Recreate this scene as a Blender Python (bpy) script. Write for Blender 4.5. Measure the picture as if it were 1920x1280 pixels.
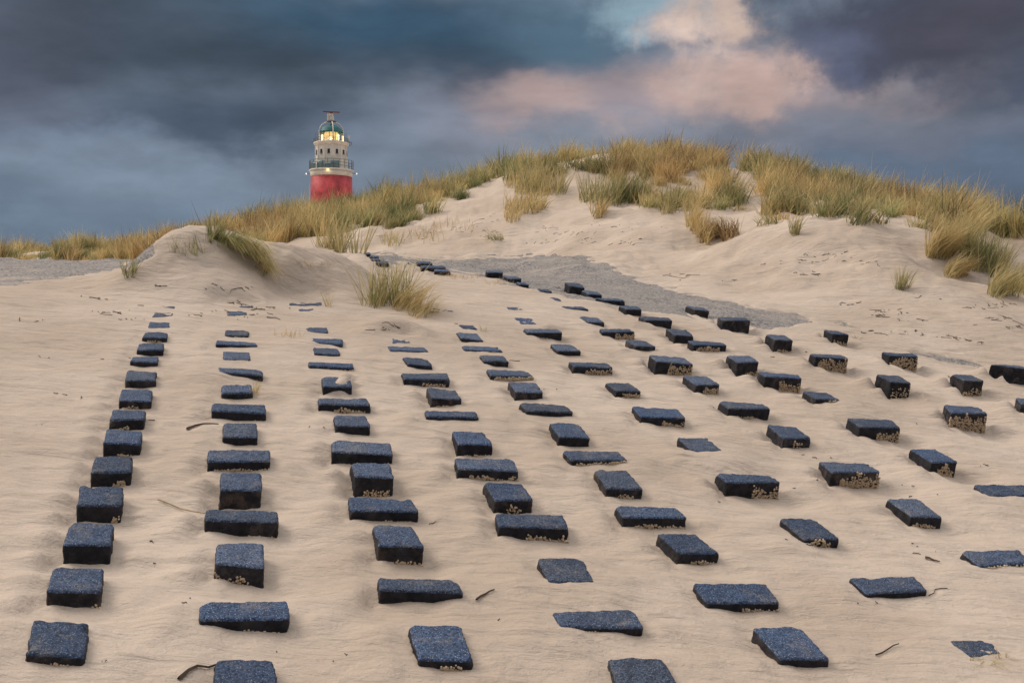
import bpy, math, random
import numpy as np

# ------------------------------------------------------------------ camera, sky, sun, exposure
for o in list(bpy.data.objects):
    bpy.data.objects.remove(o)
SC = bpy.context.scene
COL = SC.collection
RNG = np.random.default_rng(7)
random.seed(7)

F, CX, CY, HOR = 2000.0, 960.0, 640.0, 600.0          # lens in pixels of the 1920 px photograph, level line
PITCH = math.atan((CY - HOR) / F)
CAM = np.array([0.0, 0.0, 2.4])
cam_d = bpy.data.cameras.new('camera')
cam_d.sensor_width = 36.0
cam_d.lens = 36.0 * F / 1920.0
cam_d.clip_start = 0.1
cam_d.clip_end = 5000.0
cam = bpy.data.objects.new('camera', cam_d)
cam.location = CAM
cam.rotation_euler = (math.pi / 2 - PITCH, 0, 0)
COL.objects.link(cam)
SC.camera = cam

SC.view_settings.view_transform = 'Standard'
SC.view_settings.look = 'None'
SC.view_settings.gamma = 1.0
SC.view_settings.exposure = 0.0

SUN_AZ, SUN_EL = math.radians(-72), math.radians(42)    # azimuth from +Y towards +X
sd = bpy.data.lights.new('sun', 'SUN')
sd.energy = 1.9
sd.angle = math.radians(32)
sd.color = (1.0, 0.88, 0.74)
sun = bpy.data.objects.new('sun', sd)
sun.rotation_euler = (math.pi / 2 - SUN_EL, 0, -SUN_AZ + math.pi)
COL.objects.link(sun)


def lin(r, g, b, k=1.0):
    f = lambda c: (c / 255 / 12.92 if c / 255 <= 0.04045 else ((c / 255 + 0.055) / 1.055) ** 2.4) * k
    return (f(r), f(g), f(b), 1.0)


class NT:
    """small helper round a node tree"""
    def __init__(s, nt):
        s.nt = nt
        nt.nodes.clear()

    def n(s, typ, **kw):
        nd = s.nt.nodes.new(typ)
        for k, v in kw.items():
            setattr(nd, k, v)
        return nd

    def put(s, sock, v):
        if isinstance(v, bpy.types.NodeSocket):
            s.nt.links.new(v, sock)
        else:
            if sock.type == 'RGBA' and isinstance(v, tuple) and len(v) == 3:
                v = (*v, 1.0)
            sock.default_value = v

    def math(s, op, a, b=0.0, c=0.0, clamp=False):
        nd = s.n('ShaderNodeMath', operation=op, use_clamp=clamp)
        for i, v in enumerate((a, b, c)):
            s.put(nd.inputs[i], v)
        return nd.outputs[0]

    def noise(s, vec, scale, detail=4, rough=0.5, dist=0.0):
        nd = s.n('ShaderNodeTexNoise')
        s.put(nd.inputs['Vector'], vec)
        for k, v in (('Scale', scale), ('Detail', detail), ('Roughness', rough), ('Distortion', dist)):
            nd.inputs[k].default_value = v
        return nd.outputs['Fac']

    def voro(s, vec, scale, feature='F1', out='Distance', rnd=1.0):
        nd = s.n('ShaderNodeTexVoronoi', feature=feature)
        s.put(nd.inputs['Vector'], vec)
        nd.inputs['Scale'].default_value = scale
        nd.inputs['Randomness'].default_value = rnd
        return nd.outputs[out]

    def ramp(s, fac, a, b, lo=0.0, hi=1.0, smooth=True):
        nd = s.n('ShaderNodeMapRange', interpolation_type='SMOOTHSTEP' if smooth else 'LINEAR', clamp=True)
        s.put(nd.inputs['Value'], fac)
        s.put(nd.inputs['From Min'], a); s.put(nd.inputs['From Max'], b)
        s.put(nd.inputs['To Min'], lo); s.put(nd.inputs['To Max'], hi)
        return nd.outputs['Result']

    def mix(s, fac, a, b, mode='MIX'):
        nd = s.n('ShaderNodeMix', data_type='RGBA', blend_type=mode)
        s.put(nd.inputs['Factor'], fac)
        s.put(nd.inputs['A'] if False else nd.inputs[6], a)
        s.put(nd.inputs[7], b)
        return nd.outputs[2]

    def mapping(s, vec, scale=(1, 1, 1), loc=(0, 0, 0), rot=(0, 0, 0)):
        nd = s.n('ShaderNodeMapping')
        s.put(nd.inputs['Vector'], vec)
        nd.inputs['Scale'].default_value = scale
        nd.inputs['Location'].default_value = loc
        nd.inputs['Rotation'].default_value = rot
        return nd.outputs['Vector']


# sky: a Nishita sky with a heavy twilight cloud deck in front of it; every cloud sits at a fixed compass direction
W = bpy.data.worlds.new('World')
SC.world = W
W.use_nodes = True
w = NT(W.node_tree)
out = w.n('ShaderNodeOutputWorld')
bg = w.n('ShaderNodeBackground')
bg.inputs['Strength'].default_value = 0.1
w.nt.links.new(bg.outputs[0], out.inputs[0])
sky = w.n('ShaderNodeTexSky', sky_type='NISHITA')
sky.sun_disc = False
sky.sun_elevation = SUN_EL
sky.sun_rotation = SUN_AZ
dirv = w.n('ShaderNodeTexCoord').outputs['Generated']
sep = w.n('ShaderNodeSeparateXYZ')
w.put(sep.inputs[0], dirv)
AZ0 = w.math('ARCTAN2', sep.outputs[0], sep.outputs[1])
EL0 = w.math('ARCSINE', sep.outputs[2])
wide = w.mapping(dirv, scale=(1, 1, 2.6))
wn1 = w.noise(wide, 5.0, 5, 0.55)
wn2 = w.noise(w.mapping(dirv, scale=(1, 1, 1.8), loc=(3.1, 1.7, 0.4)), 7.0, 5, 0.55)
AZ = w.math('ADD', AZ0, w.math('MULTIPLY', w.math('SUBTRACT', wn1, 0.5), 0.16))
EL = w.math('ADD', EL0, w.math('MULTIPLY', w.math('SUBTRACT', wn2, 0.5), 0.10))
puff = w.noise(w.mapping(dirv, scale=(1, 1, 1.3), loc=(0.3, 0, 1.2)), 13.0, 6, 0.55, 0.3)
soft = w.noise(w.mapping(dirv, scale=(1, 1, 3.4), loc=(1.3, 0.2, 0.2)), 4.2, 4, 0.5, 0.4)

AZW, ELW = AZ, EL
base = w.mix(w.ramp(soft, 0.36, 0.64), lin(74, 86, 102), lin(114, 126, 142))


bil1 = w.noise(w.mapping(dirv, loc=(5.0, 2.0, 0.7)), 24.0, 6, 0.6)
bil2 = w.noise(w.mapping(dirv, loc=(1.0, 6.0, 3.7)), 20.0, 6, 0.6)
AZF = w.math('ADD', AZ, w.math('MULTIPLY', w.math('SUBTRACT', bil1, 0.5), 0.13))
ELF = w.math('ADD', EL, w.math('MULTIPLY', w.math('SUBTRACT', bil2, 0.5), 0.11))


def blob(colr, px, py, rx, ry, rgb, k=1.0, tex=None, lo=0.35, hi=0.65, edge=0.15):
    AZ, EL = (AZF, ELF) if tex is not None else (AZW, ELW)
    u = w.math('DIVIDE', w.math('SUBTRACT', AZ, math.atan((px - 960) / F)), rx / F)
    v = w.math('DIVIDE', w.math('SUBTRACT', EL, math.atan((HOR - py) / F)), ry / F)
    r = w.math('SQRT', w.math('ADD', w.math('MULTIPLY', u, u), w.math('MULTIPLY', v, v)))
    m = w.ramp(r, 1.0, edge, 0.0, k)
    if tex is not None:
        m = w.math('MULTIPLY', m, w.ramp(tex, lo, hi))
    return w.mix(m, colr, lin(*rgb))


c = base
c = blob(c, 320, 110, 620, 190, (66, 78, 92), 0.9)
c = blob(c, 0, 170, 240, 220, (84, 86, 102), 0.5)
c = blob(c, 760, 30, 560, 120, (58, 86, 108), 0.85)
c = blob(c, 480, 250, 420, 60, (74, 88, 106), 0.7)
c = blob(c, 250, 360, 600, 90, (126, 138, 154), 0.9)
c = blob(c, 500, 430, 800, 90, (124, 139, 156), 0.85)
c = blob(c, 800, 300, 330, 150, (124, 136, 152), 0.85)
c = blob(c, 150, 300, 300, 50, (104, 116, 138), 0.6)
c = blob(c, 1090, 60, 200, 150, (86, 112, 132), 0.8)
c = blob(c, 1180, 210, 560, 120, (140, 136, 148), 0.9)
c = blob(c, 1010, 195, 190, 70, (184, 160, 154), 0.75)
c = blob(c, 1260, 0, 230, 90, (146, 172, 186), 0.85, puff, 0.15, 0.55)
c = blob(c, 1400, 190, 520, 110, (160, 146, 148), 0.8)
c = blob(c, 1330, 120, 120, 170, (204, 180, 168), 0.75, puff, 0.40, 0.64, 0.2)
c = blob(c, 1440, 150, 120, 110, (202, 176, 166), 0.75, puff, 0.40, 0.64, 0.2)
c = blob(c, 1400, 200, 520, 70, (190, 164, 156), 0.8, puff, 0.36, 0.66)
c = blob(c, 1370, 70, 80, 80, (214, 190, 176), 0.8, puff, 0.36, 0.60, 0.15)
c = blob(c, 1730, 90, 330, 150, (80, 85, 102), 1.0, soft, 0.0, 0.2, 0.35)
c = blob(c, 1860, 80, 260, 150, (80, 78, 90), 0.7)
c = blob(c, 1600, 120, 130, 90, (98, 104, 128), 0.8, puff, 0.2, 0.6)
c = blob(c, 1560, 285, 560, 60, (124, 128, 142), 0.75)
c = blob(c, 1780, 350, 420, 90, (98, 113, 134), 0.8)
wisp = w.noise(w.mapping(dirv, scale=(1, 1, 2.4), loc=(7.0, 3.0, 1.0)), 9.0, 7, 0.55, 0.15)
wisp2 = w.noise(w.mapping(dirv, scale=(1, 1, 3.2), loc=(2.0, 9.0, 4.0)), 3.5, 6, 0.55, 0.3)
gain = w.math('MULTIPLY', w.ramp(wisp, 0.3, 0.7, 0.88, 1.13), w.ramp(wisp2, 0.3, 0.7, 0.84, 1.18))
gcol = w.n('ShaderNodeCombineXYZ')
for i_ in range(3):
    w.put(gcol.inputs[i_], gain)
c = blob(c, 350, 340, 700, 85, (122, 137, 154), 0.75)
c = blob(c, 150, 420, 700, 110, (112, 130, 150), 0.7)
c = blob(c, 1150, 270, 420, 60, (126, 138, 152), 0.6)
front = w.mix(1.0, c, gcol.outputs[0], 'MULTIPLY')
# overhead the deck thins and the bright evening sky shows through, brightened out of view to light the sand, dimmed behind the camera
hi_cloud = w.mix(w.ramp(soft, 0.35, 0.65), lin(240, 238, 242, 1.35), lin(255, 248, 238, 1.75))
hi_sky = w.mix(0.25, hi_cloud, w.mix(1.0, sky.outputs[0], (0.1, 0.1, 0.1), 'MULTIPLY'))
lift = w.math('MULTIPLY', w.ramp(EL, 0.34, 0.85), w.ramp(w.math('ADD', sep.outputs[1], w.math('MULTIPLY', sep.outputs[2], 1.0)), -0.45, 0.55, 0.12, 1.0))
full = w.mix(lift, front, hi_sky)
full = w.mix(1.0, full, (10.0, 10.0, 10.0), 'MULTIPLY')
w.put(bg.inputs['Color'], full)

# ------------------------------------------------------------------ helpers
RIGHT = np.array([1.0, 0, 0])
FWD = np.array([0, math.cos(PITCH), -math.sin(PITCH)])
UP = np.array([0, math.sin(PITCH), math.cos(PITCH)])
PN = 0.1097 * RIGHT + 1.0 * UP - 0.2225 * FWD          # normal of the revetment slope
PN = PN / np.linalg.norm(PN)
PD = 2.4


def rays(px, py):
    px = np.asarray(px, float); py = np.asarray(py, float)
    return ((px - CX) / F)[..., None] * RIGHT + (-(py - CY) / F)[..., None] * UP + FWD


def at(px, py, t):
    return CAM + rays(px, py) * np.asarray(t, float)[..., None]


def on_plane(px, py):
    r = rays(px, py)
    return CAM + r * (-PD / (r @ PN))[..., None]


def project(P):
    d = P - CAM
    z = d @ FWD
    zz = np.where(z > 0.05, z, 0.05)
    return CX + F * (d @ RIGHT) / zz, CY - F * (d @ UP) / zz, z


def plane_z(x, y):
    return CAM[2] + (-PD - PN[0] * x - PN[1] * y) / PN[2]


def hash3(ix, iy, iz):
    h = (ix.astype(np.uint32) * np.uint32(374761393) + iy.astype(np.uint32) * np.uint32(668265263) + iz.astype(np.uint32) * np.uint32(2147483647 - 58))
    h = (h ^ (h >> np.uint32(13))) * np.uint32(1274126177)
    h = h ^ (h >> np.uint32(16))
    return (h & np.uint32(0xFFFFFF)).astype(np.float64) / 0xFFFFFF


def vnoise(x, y, z=None, seed=0):
    """value noise, about -1..1"""
    x = np.asarray(x, float); y = np.asarray(y, float)
    z = np.zeros_like(x) if z is None else np.asarray(z, float)
    z = z + seed * 17.31
    x = x + 1000.0; y = y + 1000.0; z = z + 1000.0
    ix, iy, iz = np.floor(x).astype(np.int64), np.floor(y).astype(np.int64), np.floor(z).astype(np.int64)
    fx, fy, fz = x - ix, y - iy, z - iz
    s = lambda f: f * f * f * (f * (f * 6 - 15) + 10)
    fx, fy, fz = s(fx), s(fy), s(fz)
    r = 0
    for dx in (0, 1):
        for dy in (0, 1):
            for dz in (0, 1):
                r = r + hash3(ix + dx, iy + dy, iz + dz) * (fx if dx else 1 - fx) * (fy if dy else 1 - fy) * (fz if dz else 1 - fz)
    return r * 2 - 1


def fbm(x, y, z=None, seed=0, octv=4, gain=0.5):
    a, f, r = 1.0, 1.0, 0
    for k in range(octv):
        r = r + a * vnoise(np.asarray(x) * f, np.asarray(y) * f, None if z is None else np.asarray(z) * f, seed + k)
        a *= gain; f *= 2.03
    return r


def sstep(a, b, x):
    t = np.clip((x - a) / (b - a), 0, 1)
    return t * t * (3 - 2 * t)


def mesh_obj(name, V, faces, mat=None, parent=None, smooth=True, loc=None, attrs=None):
    """V (n,3); faces: an (m,k) array or a list of them (different k)"""
    V = np.asarray(V, np.float64)
    if loc is not None:
        V = V - np.asarray(loc)
    fl = faces if isinstance(faces, list) else [faces]
    fl = [np.asarray(f, np.int64) for f in fl if len(f)]
    me = bpy.data.meshes.new(name)
    me.vertices.add(len(V))
    me.vertices.foreach_set('co', V.astype(np.float32).ravel())
    tot = sum(f.size for f in fl); npoly = sum(len(f) for f in fl)
    me.loops.add(tot); me.polygons.add(npoly)
    me.loops.foreach_set('vertex_index', np.concatenate([f.ravel() for f in fl]).astype(np.int32))
    cnt = np.concatenate([np.full(len(f), f.shape[1]) for f in fl])
    me.polygons.foreach_set('loop_start', np.concatenate([[0], np.cumsum(cnt)[:-1]]).astype(np.int32))
    me.polygons.foreach_set('use_smooth', np.full(npoly, smooth))
    me.update(calc_edges=True)
    if attrs:
        for k, v in attrs.items():
            a = me.attributes.new(k, 'FLOAT', 'POINT')
            a.data.foreach_set('value', np.asarray(v, np.float32))
    me.validate()
    if mat is not None:
        me.materials.append(mat)
    o = bpy.data.objects.new(name, me)
    if loc is not None:
        o.location = loc
    if parent is not None:
        o.parent = parent
    COL.objects.link(o)
    return o


def tag(o, label=None, cat=None, group=None, kind=None):
    for k, v in (('label', label), ('category', cat), ('group', group), ('kind', kind)):
        if v:
            o[k] = v
    return o


def in_poly(px, py, poly):
    poly = np.asarray(poly, float)
    r = np.zeros(np.shape(px), bool)
    j = len(poly) - 1
    for i in range(len(poly)):
        xi, yi = poly[i]; xj, yj = poly[j]
        cond = ((yi > py) != (yj > py)) & (px < (xj - xi) * (py - yi) / (yj - yi + 1e-12) + xi)
        r ^= cond
        j = i
    return r


def sdist(px, py, poly):
    """signed pixel distance, positive inside"""
    poly = np.asarray(poly, float)
    d = np.full(np.shape(px), 1e9)
    for i in range(len(poly)):
        a = poly[i - 1]; b = poly[i]
        e = b - a
        t = np.clip(((px - a[0]) * e[0] + (py - a[1]) * e[1]) / (e @ e + 1e-12), 0, 1)
        d = np.minimum(d, np.hypot(px - a[0] - t * e[0], (py - a[1] - t * e[1])))
    return np.where(in_poly(px, py, poly), d, -d)


# ------------------------------------------------------------------ materials
def new_mat(name):
    m = bpy.data.materials.new(name)
    m.use_nodes = True
    t = NT(m.node_tree)
    o = t.n('ShaderNodeOutputMaterial')
    b = t.n('ShaderNodeBsdfPrincipled')
    t.nt.links.new(b.outputs[0], o.inputs[0])
    return m, t, b


def bump(t, b, height, strength, dist):
    nd = t.n('ShaderNodeBump')
    nd.inputs['Strength'].default_value = strength
    nd.inputs['Distance'].default_value = dist
    t.put(nd.inputs['Height'], height)
    t.put(b.inputs['Normal'], nd.outputs[0])


def mat_sand():
    m, t, b = new_mat('wind blown sand')
    p = t.n('ShaderNodeNewGeometry').outputs['Position']
    big = t.noise(p, 0.5, 4, 0.55)
    streak = t.noise(t.mapping(p, scale=(0.9, 4.5, 3.0), rot=(0, 0, 0.12)), 1.6, 6, 0.62, 0.6)
    grain = t.noise(p, 140.0, 2, 0.7)
    c0 = t.mix(t.ramp(big, 0.36, 0.64), (0.515, 0.412, 0.328), (0.640, 0.528, 0.436))
    c0 = t.mix(t.ramp(streak, 0.42, 0.72, 0.0, 0.3), c0, (0.46, 0.36, 0.285))
    spk = t.ramp(t.noise(p, 60.0, 3, 0.8), 0.60, 0.70, 0.0, 0.6)
    c0 = t.mix(spk, c0, (0.33, 0.255, 0.195))
    c0 = t.mix(t.ramp(grain, 0.3, 0.7, 0.0, 0.35), c0, (0.60, 0.49, 0.385))
    t.put(b.inputs['Base Color'], c0)
    b.inputs['Roughness'].default_value = 0.95
    b.inputs['Specular IOR Level'].default_value = 0.15
    wv = t.n('ShaderNodeTexWave', wave_type='BANDS', bands_direction='Y', wave_profile='SIN')
    t.put(wv.inputs['Vector'], t.mapping(p, rot=(0, 0, 0.25)))
    wv.inputs['Scale'].default_value = 4.2
    wv.inputs['Distortion'].default_value = 5.0
    wv.inputs['Detail'].default_value = 3
    wv.inputs['Detail Scale'].default_value = 0.8
    rip = t.math('MULTIPLY', wv.outputs['Fac'], t.ramp(t.noise(p, 0.9, 2), 0.5, 0.68, 0.0, 0.22))
    h = t.math('ADD', t.math('MULTIPLY', streak, 1.9), t.math('MULTIPLY', t.noise(p, 11.0, 5, 0.6), 0.55))
    rg = t.math('ABSOLUTE', t.math('SUBTRACT', t.noise(t.mapping(p, scale=(1.0, 2.6, 2.0), rot=(0, 0, 0.1)), 2.3, 5, 0.6, 0.8), 0.5))
    scar = t.math('MULTIPLY', t.ramp(rg, 0.035, 0.0), t.ramp(t.noise(p, 1.4, 3), 0.5, 0.62))
    h = t.math('SUBTRACT', h, t.math('MULTIPLY', scar, 0.10))
    h = t.math('ADD', h, t.math('MULTIPLY', t.noise(t.mapping(p, scale=(1, 2.0, 2)), 4.5, 5, 0.6), 1.1))
    h = t.math('ADD', h, rip)
    h = t.math('ADD', h, t.math('MULTIPLY', grain, 0.24))
    bump(t, b, h, 0.8, 0.034)
    return m


def mat_road():
    m, t, b = new_mat('gravelly asphalt')
    p = t.n('ShaderNodeNewGeometry').outputs['Position']
    cell = t.voro(p, 48.0, out='Color')
    sp = t.n('ShaderNodeSeparateColor'); t.put(sp.inputs[0], cell)
    v = sp.outputs[0]
    c0 = t.mix(t.ramp(v, 0.1, 0.95, smooth=False), (0.11, 0.10, 0.098), (0.37, 0.335, 0.31))
    c0 = t.mix(t.ramp(t.noise(p, 1.2, 4), 0.35, 0.7, 0.0, 0.45), c0, (0.33, 0.295, 0.265))
    drift = t.math('MULTIPLY', t.ramp(t.noise(t.mapping(p, scale=(.6, 2.6, 1)), 1.5, 6, 0.65, 0.5), 0.48, 0.74, 0.0, 0.8), t.ramp(t.noise(p, 60.0, 3, 0.7), 0.35, 0.55))
    c0 = t.mix(drift, c0, (0.50, 0.40, 0.31))
    t.put(b.inputs['Base Color'], c0)
    b.inputs['Roughness'].default_value = 0.9
    bump(t, b, t.voro(p, 48.0), 0.6, 0.012)
    return m


def mat_block():
    m, t, b = new_mat('dark concrete with worn granular top')
    g = t.n('ShaderNodeNewGeometry')
    p = g.outputs['Position']
    up = t.n('ShaderNodeVectorMath', operation='DOT_PRODUCT')
    t.put(up.inputs[0], g.outputs['Normal']); up.inputs[1].default_value = tuple(PN)
    worn_lit = t.n('ShaderNodeAttribute', attribute_name='worn_lit').outputs['Fac']
    edge = t.math('ADD', worn_lit, t.math('MULTIPLY', t.math('SUBTRACT', t.noise(p, 32.0, 4, 0.6), 0.5), 0.9))
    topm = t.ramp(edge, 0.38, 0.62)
    info = t.n('ShaderNodeObjectInfo').outputs['Random']
    cell = t.voro(p, 120.0, out='Color')
    sp = t.n('ShaderNodeSeparateColor'); t.put(sp.inputs[0], cell)
    fine = t.noise(p, 95.0, 3, 0.7)
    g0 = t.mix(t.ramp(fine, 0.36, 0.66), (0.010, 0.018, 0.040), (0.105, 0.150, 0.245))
    g0 = t.mix(t.ramp(t.noise(p, 9.0, 4, 0.6), 0.35, 0.7, 0.0, 0.5), g0, (0.028, 0.036, 0.062))
    fleck = t.ramp(t.math('MULTIPLY', sp.outputs[0], t.ramp(t.voro(p, 120.0), 0.5, 0.12)), 0.42, 0.62)
    g0 = t.mix(t.math('MULTIPLY', fleck, 0.75), g0, (0.40, 0.43, 0.48))
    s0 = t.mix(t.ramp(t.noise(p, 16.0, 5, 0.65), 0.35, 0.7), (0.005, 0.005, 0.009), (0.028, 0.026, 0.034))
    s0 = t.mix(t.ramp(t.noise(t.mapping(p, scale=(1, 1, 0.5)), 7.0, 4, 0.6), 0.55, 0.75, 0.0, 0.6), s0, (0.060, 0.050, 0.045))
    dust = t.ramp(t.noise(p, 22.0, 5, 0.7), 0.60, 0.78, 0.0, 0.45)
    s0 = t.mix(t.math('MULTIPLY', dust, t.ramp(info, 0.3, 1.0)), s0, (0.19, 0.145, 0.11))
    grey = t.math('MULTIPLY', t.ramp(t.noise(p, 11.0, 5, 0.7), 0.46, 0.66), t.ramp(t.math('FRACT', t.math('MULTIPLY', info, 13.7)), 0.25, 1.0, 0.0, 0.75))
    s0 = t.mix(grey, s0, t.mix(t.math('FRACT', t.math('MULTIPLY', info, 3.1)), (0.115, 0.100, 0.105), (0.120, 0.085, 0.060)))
    tone = t.ramp(info, 0.0, 1.0, 0.72, 1.3, smooth=False)
    hs = t.n('ShaderNodeHueSaturation'); t.put(hs.inputs['Color'], g0); t.put(hs.inputs['Value'], tone)
    t.put(hs.inputs['Saturation'], t.ramp(t.math('FRACT', t.math('MULTIPLY', info, 7.3)), 0, 1, 0.92, 1.25, smooth=False))
    film = t.math('MULTIPLY', t.ramp(t.noise(p, 6.0, 5, 0.7), 0.50, 0.70, 0.0, 0.5), t.ramp(t.noise(p, 70.0, 3, 0.7), 0.4, 0.6))
    g1 = t.mix(film, hs.outputs[0], (0.32, 0.27, 0.22))
    t.put(b.inputs['Base Color'], t.mix(topm, s0, g1))  # skylight on the granular top and shade on the sides are painted into colour
    b.inputs['Roughness'].default_value = 0.72
    b.inputs['Specular IOR Level'].default_value = 0.35
    h = t.math('ADD', t.math('MULTIPLY', fine, 0.7), t.math('MULTIPLY', t.noise(p, 45.0, 3, 0.6), 0.8))
    bump(t, b, h, 0.8, 0.013)
    return m


def mat_plain(name, col, rough=0.8, var=0.25, scale=20.0, spec=0.3, bmp=0.0, metal=0.0):
    m, t, b = new_mat(name)
    p = t.n('ShaderNodeNewGeometry').outputs['Position']
    dark = tuple(c * (1 - var) for c in col)
    lite = tuple(min(1, c * (1 + var)) for c in col)
    nz = t.noise(p, scale, 5, 0.6)
    t.put(b.inputs['Base Color'], t.mix(t.ramp(nz, 0.3, 0.7), dark, lite))
    b.inputs['Roughness'].default_value = rough
    b.inputs['Specular IOR Level'].default_value = spec
    b.inputs['Metallic'].default_value = metal
    if bmp:
        bump(t, b, nz, 0.6, bmp)
    return m


def mat_grass(name='marram blades'):
    m, t, b = new_mat(name)
    hue = t.n('ShaderNodeAttribute', attribute_name='hue').outputs['Fac']
    val = t.n('ShaderNodeAttribute', attribute_name='val').outputs['Fac']
    cr = t.n('ShaderNodeValToRGB')
    t.put(cr.inputs[0], hue)
    e = cr.color_ramp.elements
    e[0].position = 0.0; e[0].color = (0.15, 0.185, 0.075, 1)
    e[1].position = 1.0; e[1].color = (0.22, 0.14, 0.075, 1)
    for pos, colr in ((0.25, (0.34, 0.33, 0.155)), (0.5, (0.68, 0.54, 0.27)), (0.75, (0.58, 0.42, 0.205))):
        x = e.new(pos); x.color = (*colr, 1)
    c0 = t.mix(1.0, cr.outputs[0], t.mix(t.ramp(val, 0, 1, smooth=False), (0.5, 0.5, 0.5), (1.5, 1.5, 1.5)), 'MULTIPLY')
    t.put(b.inputs['Base Color'], c0)
    b.inputs['Roughness'].default_value = 0.7
    b.inputs['Specular IOR Level'].default_value = 0.2
    tr = t.n('ShaderNodeBsdfTranslucent')
    t.put(tr.inputs['Color'], c0)
    mx = t.n('ShaderNodeMixShader'); mx.inputs[0].default_value = 0.4
    t.nt.links.new(b.outputs[0], mx.inputs[1]); t.nt.links.new(tr.outputs[0], mx.inputs[2])
    o = [n for n in t.nt.nodes if n.type == 'OUTPUT_MATERIAL'][0]
    t.nt.links.new(mx.outputs[0], o.inputs[0])
    return m


def mat_emit(name, col, strength):
    m, t, b = new_mat(name)
    b.inputs['Base Color'].default_value = (*col, 1)
    b.inputs['Emission Color'].default_value = (*col, 1)
    b.inputs['Emission Strength'].default_value = strength
    return m


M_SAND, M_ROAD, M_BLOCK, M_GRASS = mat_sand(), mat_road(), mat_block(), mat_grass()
M_BARN = mat_plain('bleached barnacles', (0.60, 0.46, 0.31), 0.85, 0.35, 60.0)
M_TWIG = mat_plain('dry brown stems', (0.075, 0.052, 0.036), 0.9, 0.5, 9.0)

# ------------------------------------------------------------------ the blocks as measured on the photograph: top face corners and the height that stands free
Z = {'A': (0, 380, .25), 'B': (480, 380, .25), 'C': (960, 380, .25), 'D': (1440, 380, .25), 'N': (0, 0, 1.0),
     '1': (0, 860, 480 / 1463), '2': (480, 860, 480 / 1463), '3': (960, 860, 480 / 1463), '4': (1440, 860, 480 / 1463),
     '5': (100, 560, .25), '6': (560, 560, .25), '7': (1020, 560, .25), '8': (1440, 600, .25)}
S, R_ = 's', 'r'
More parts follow.
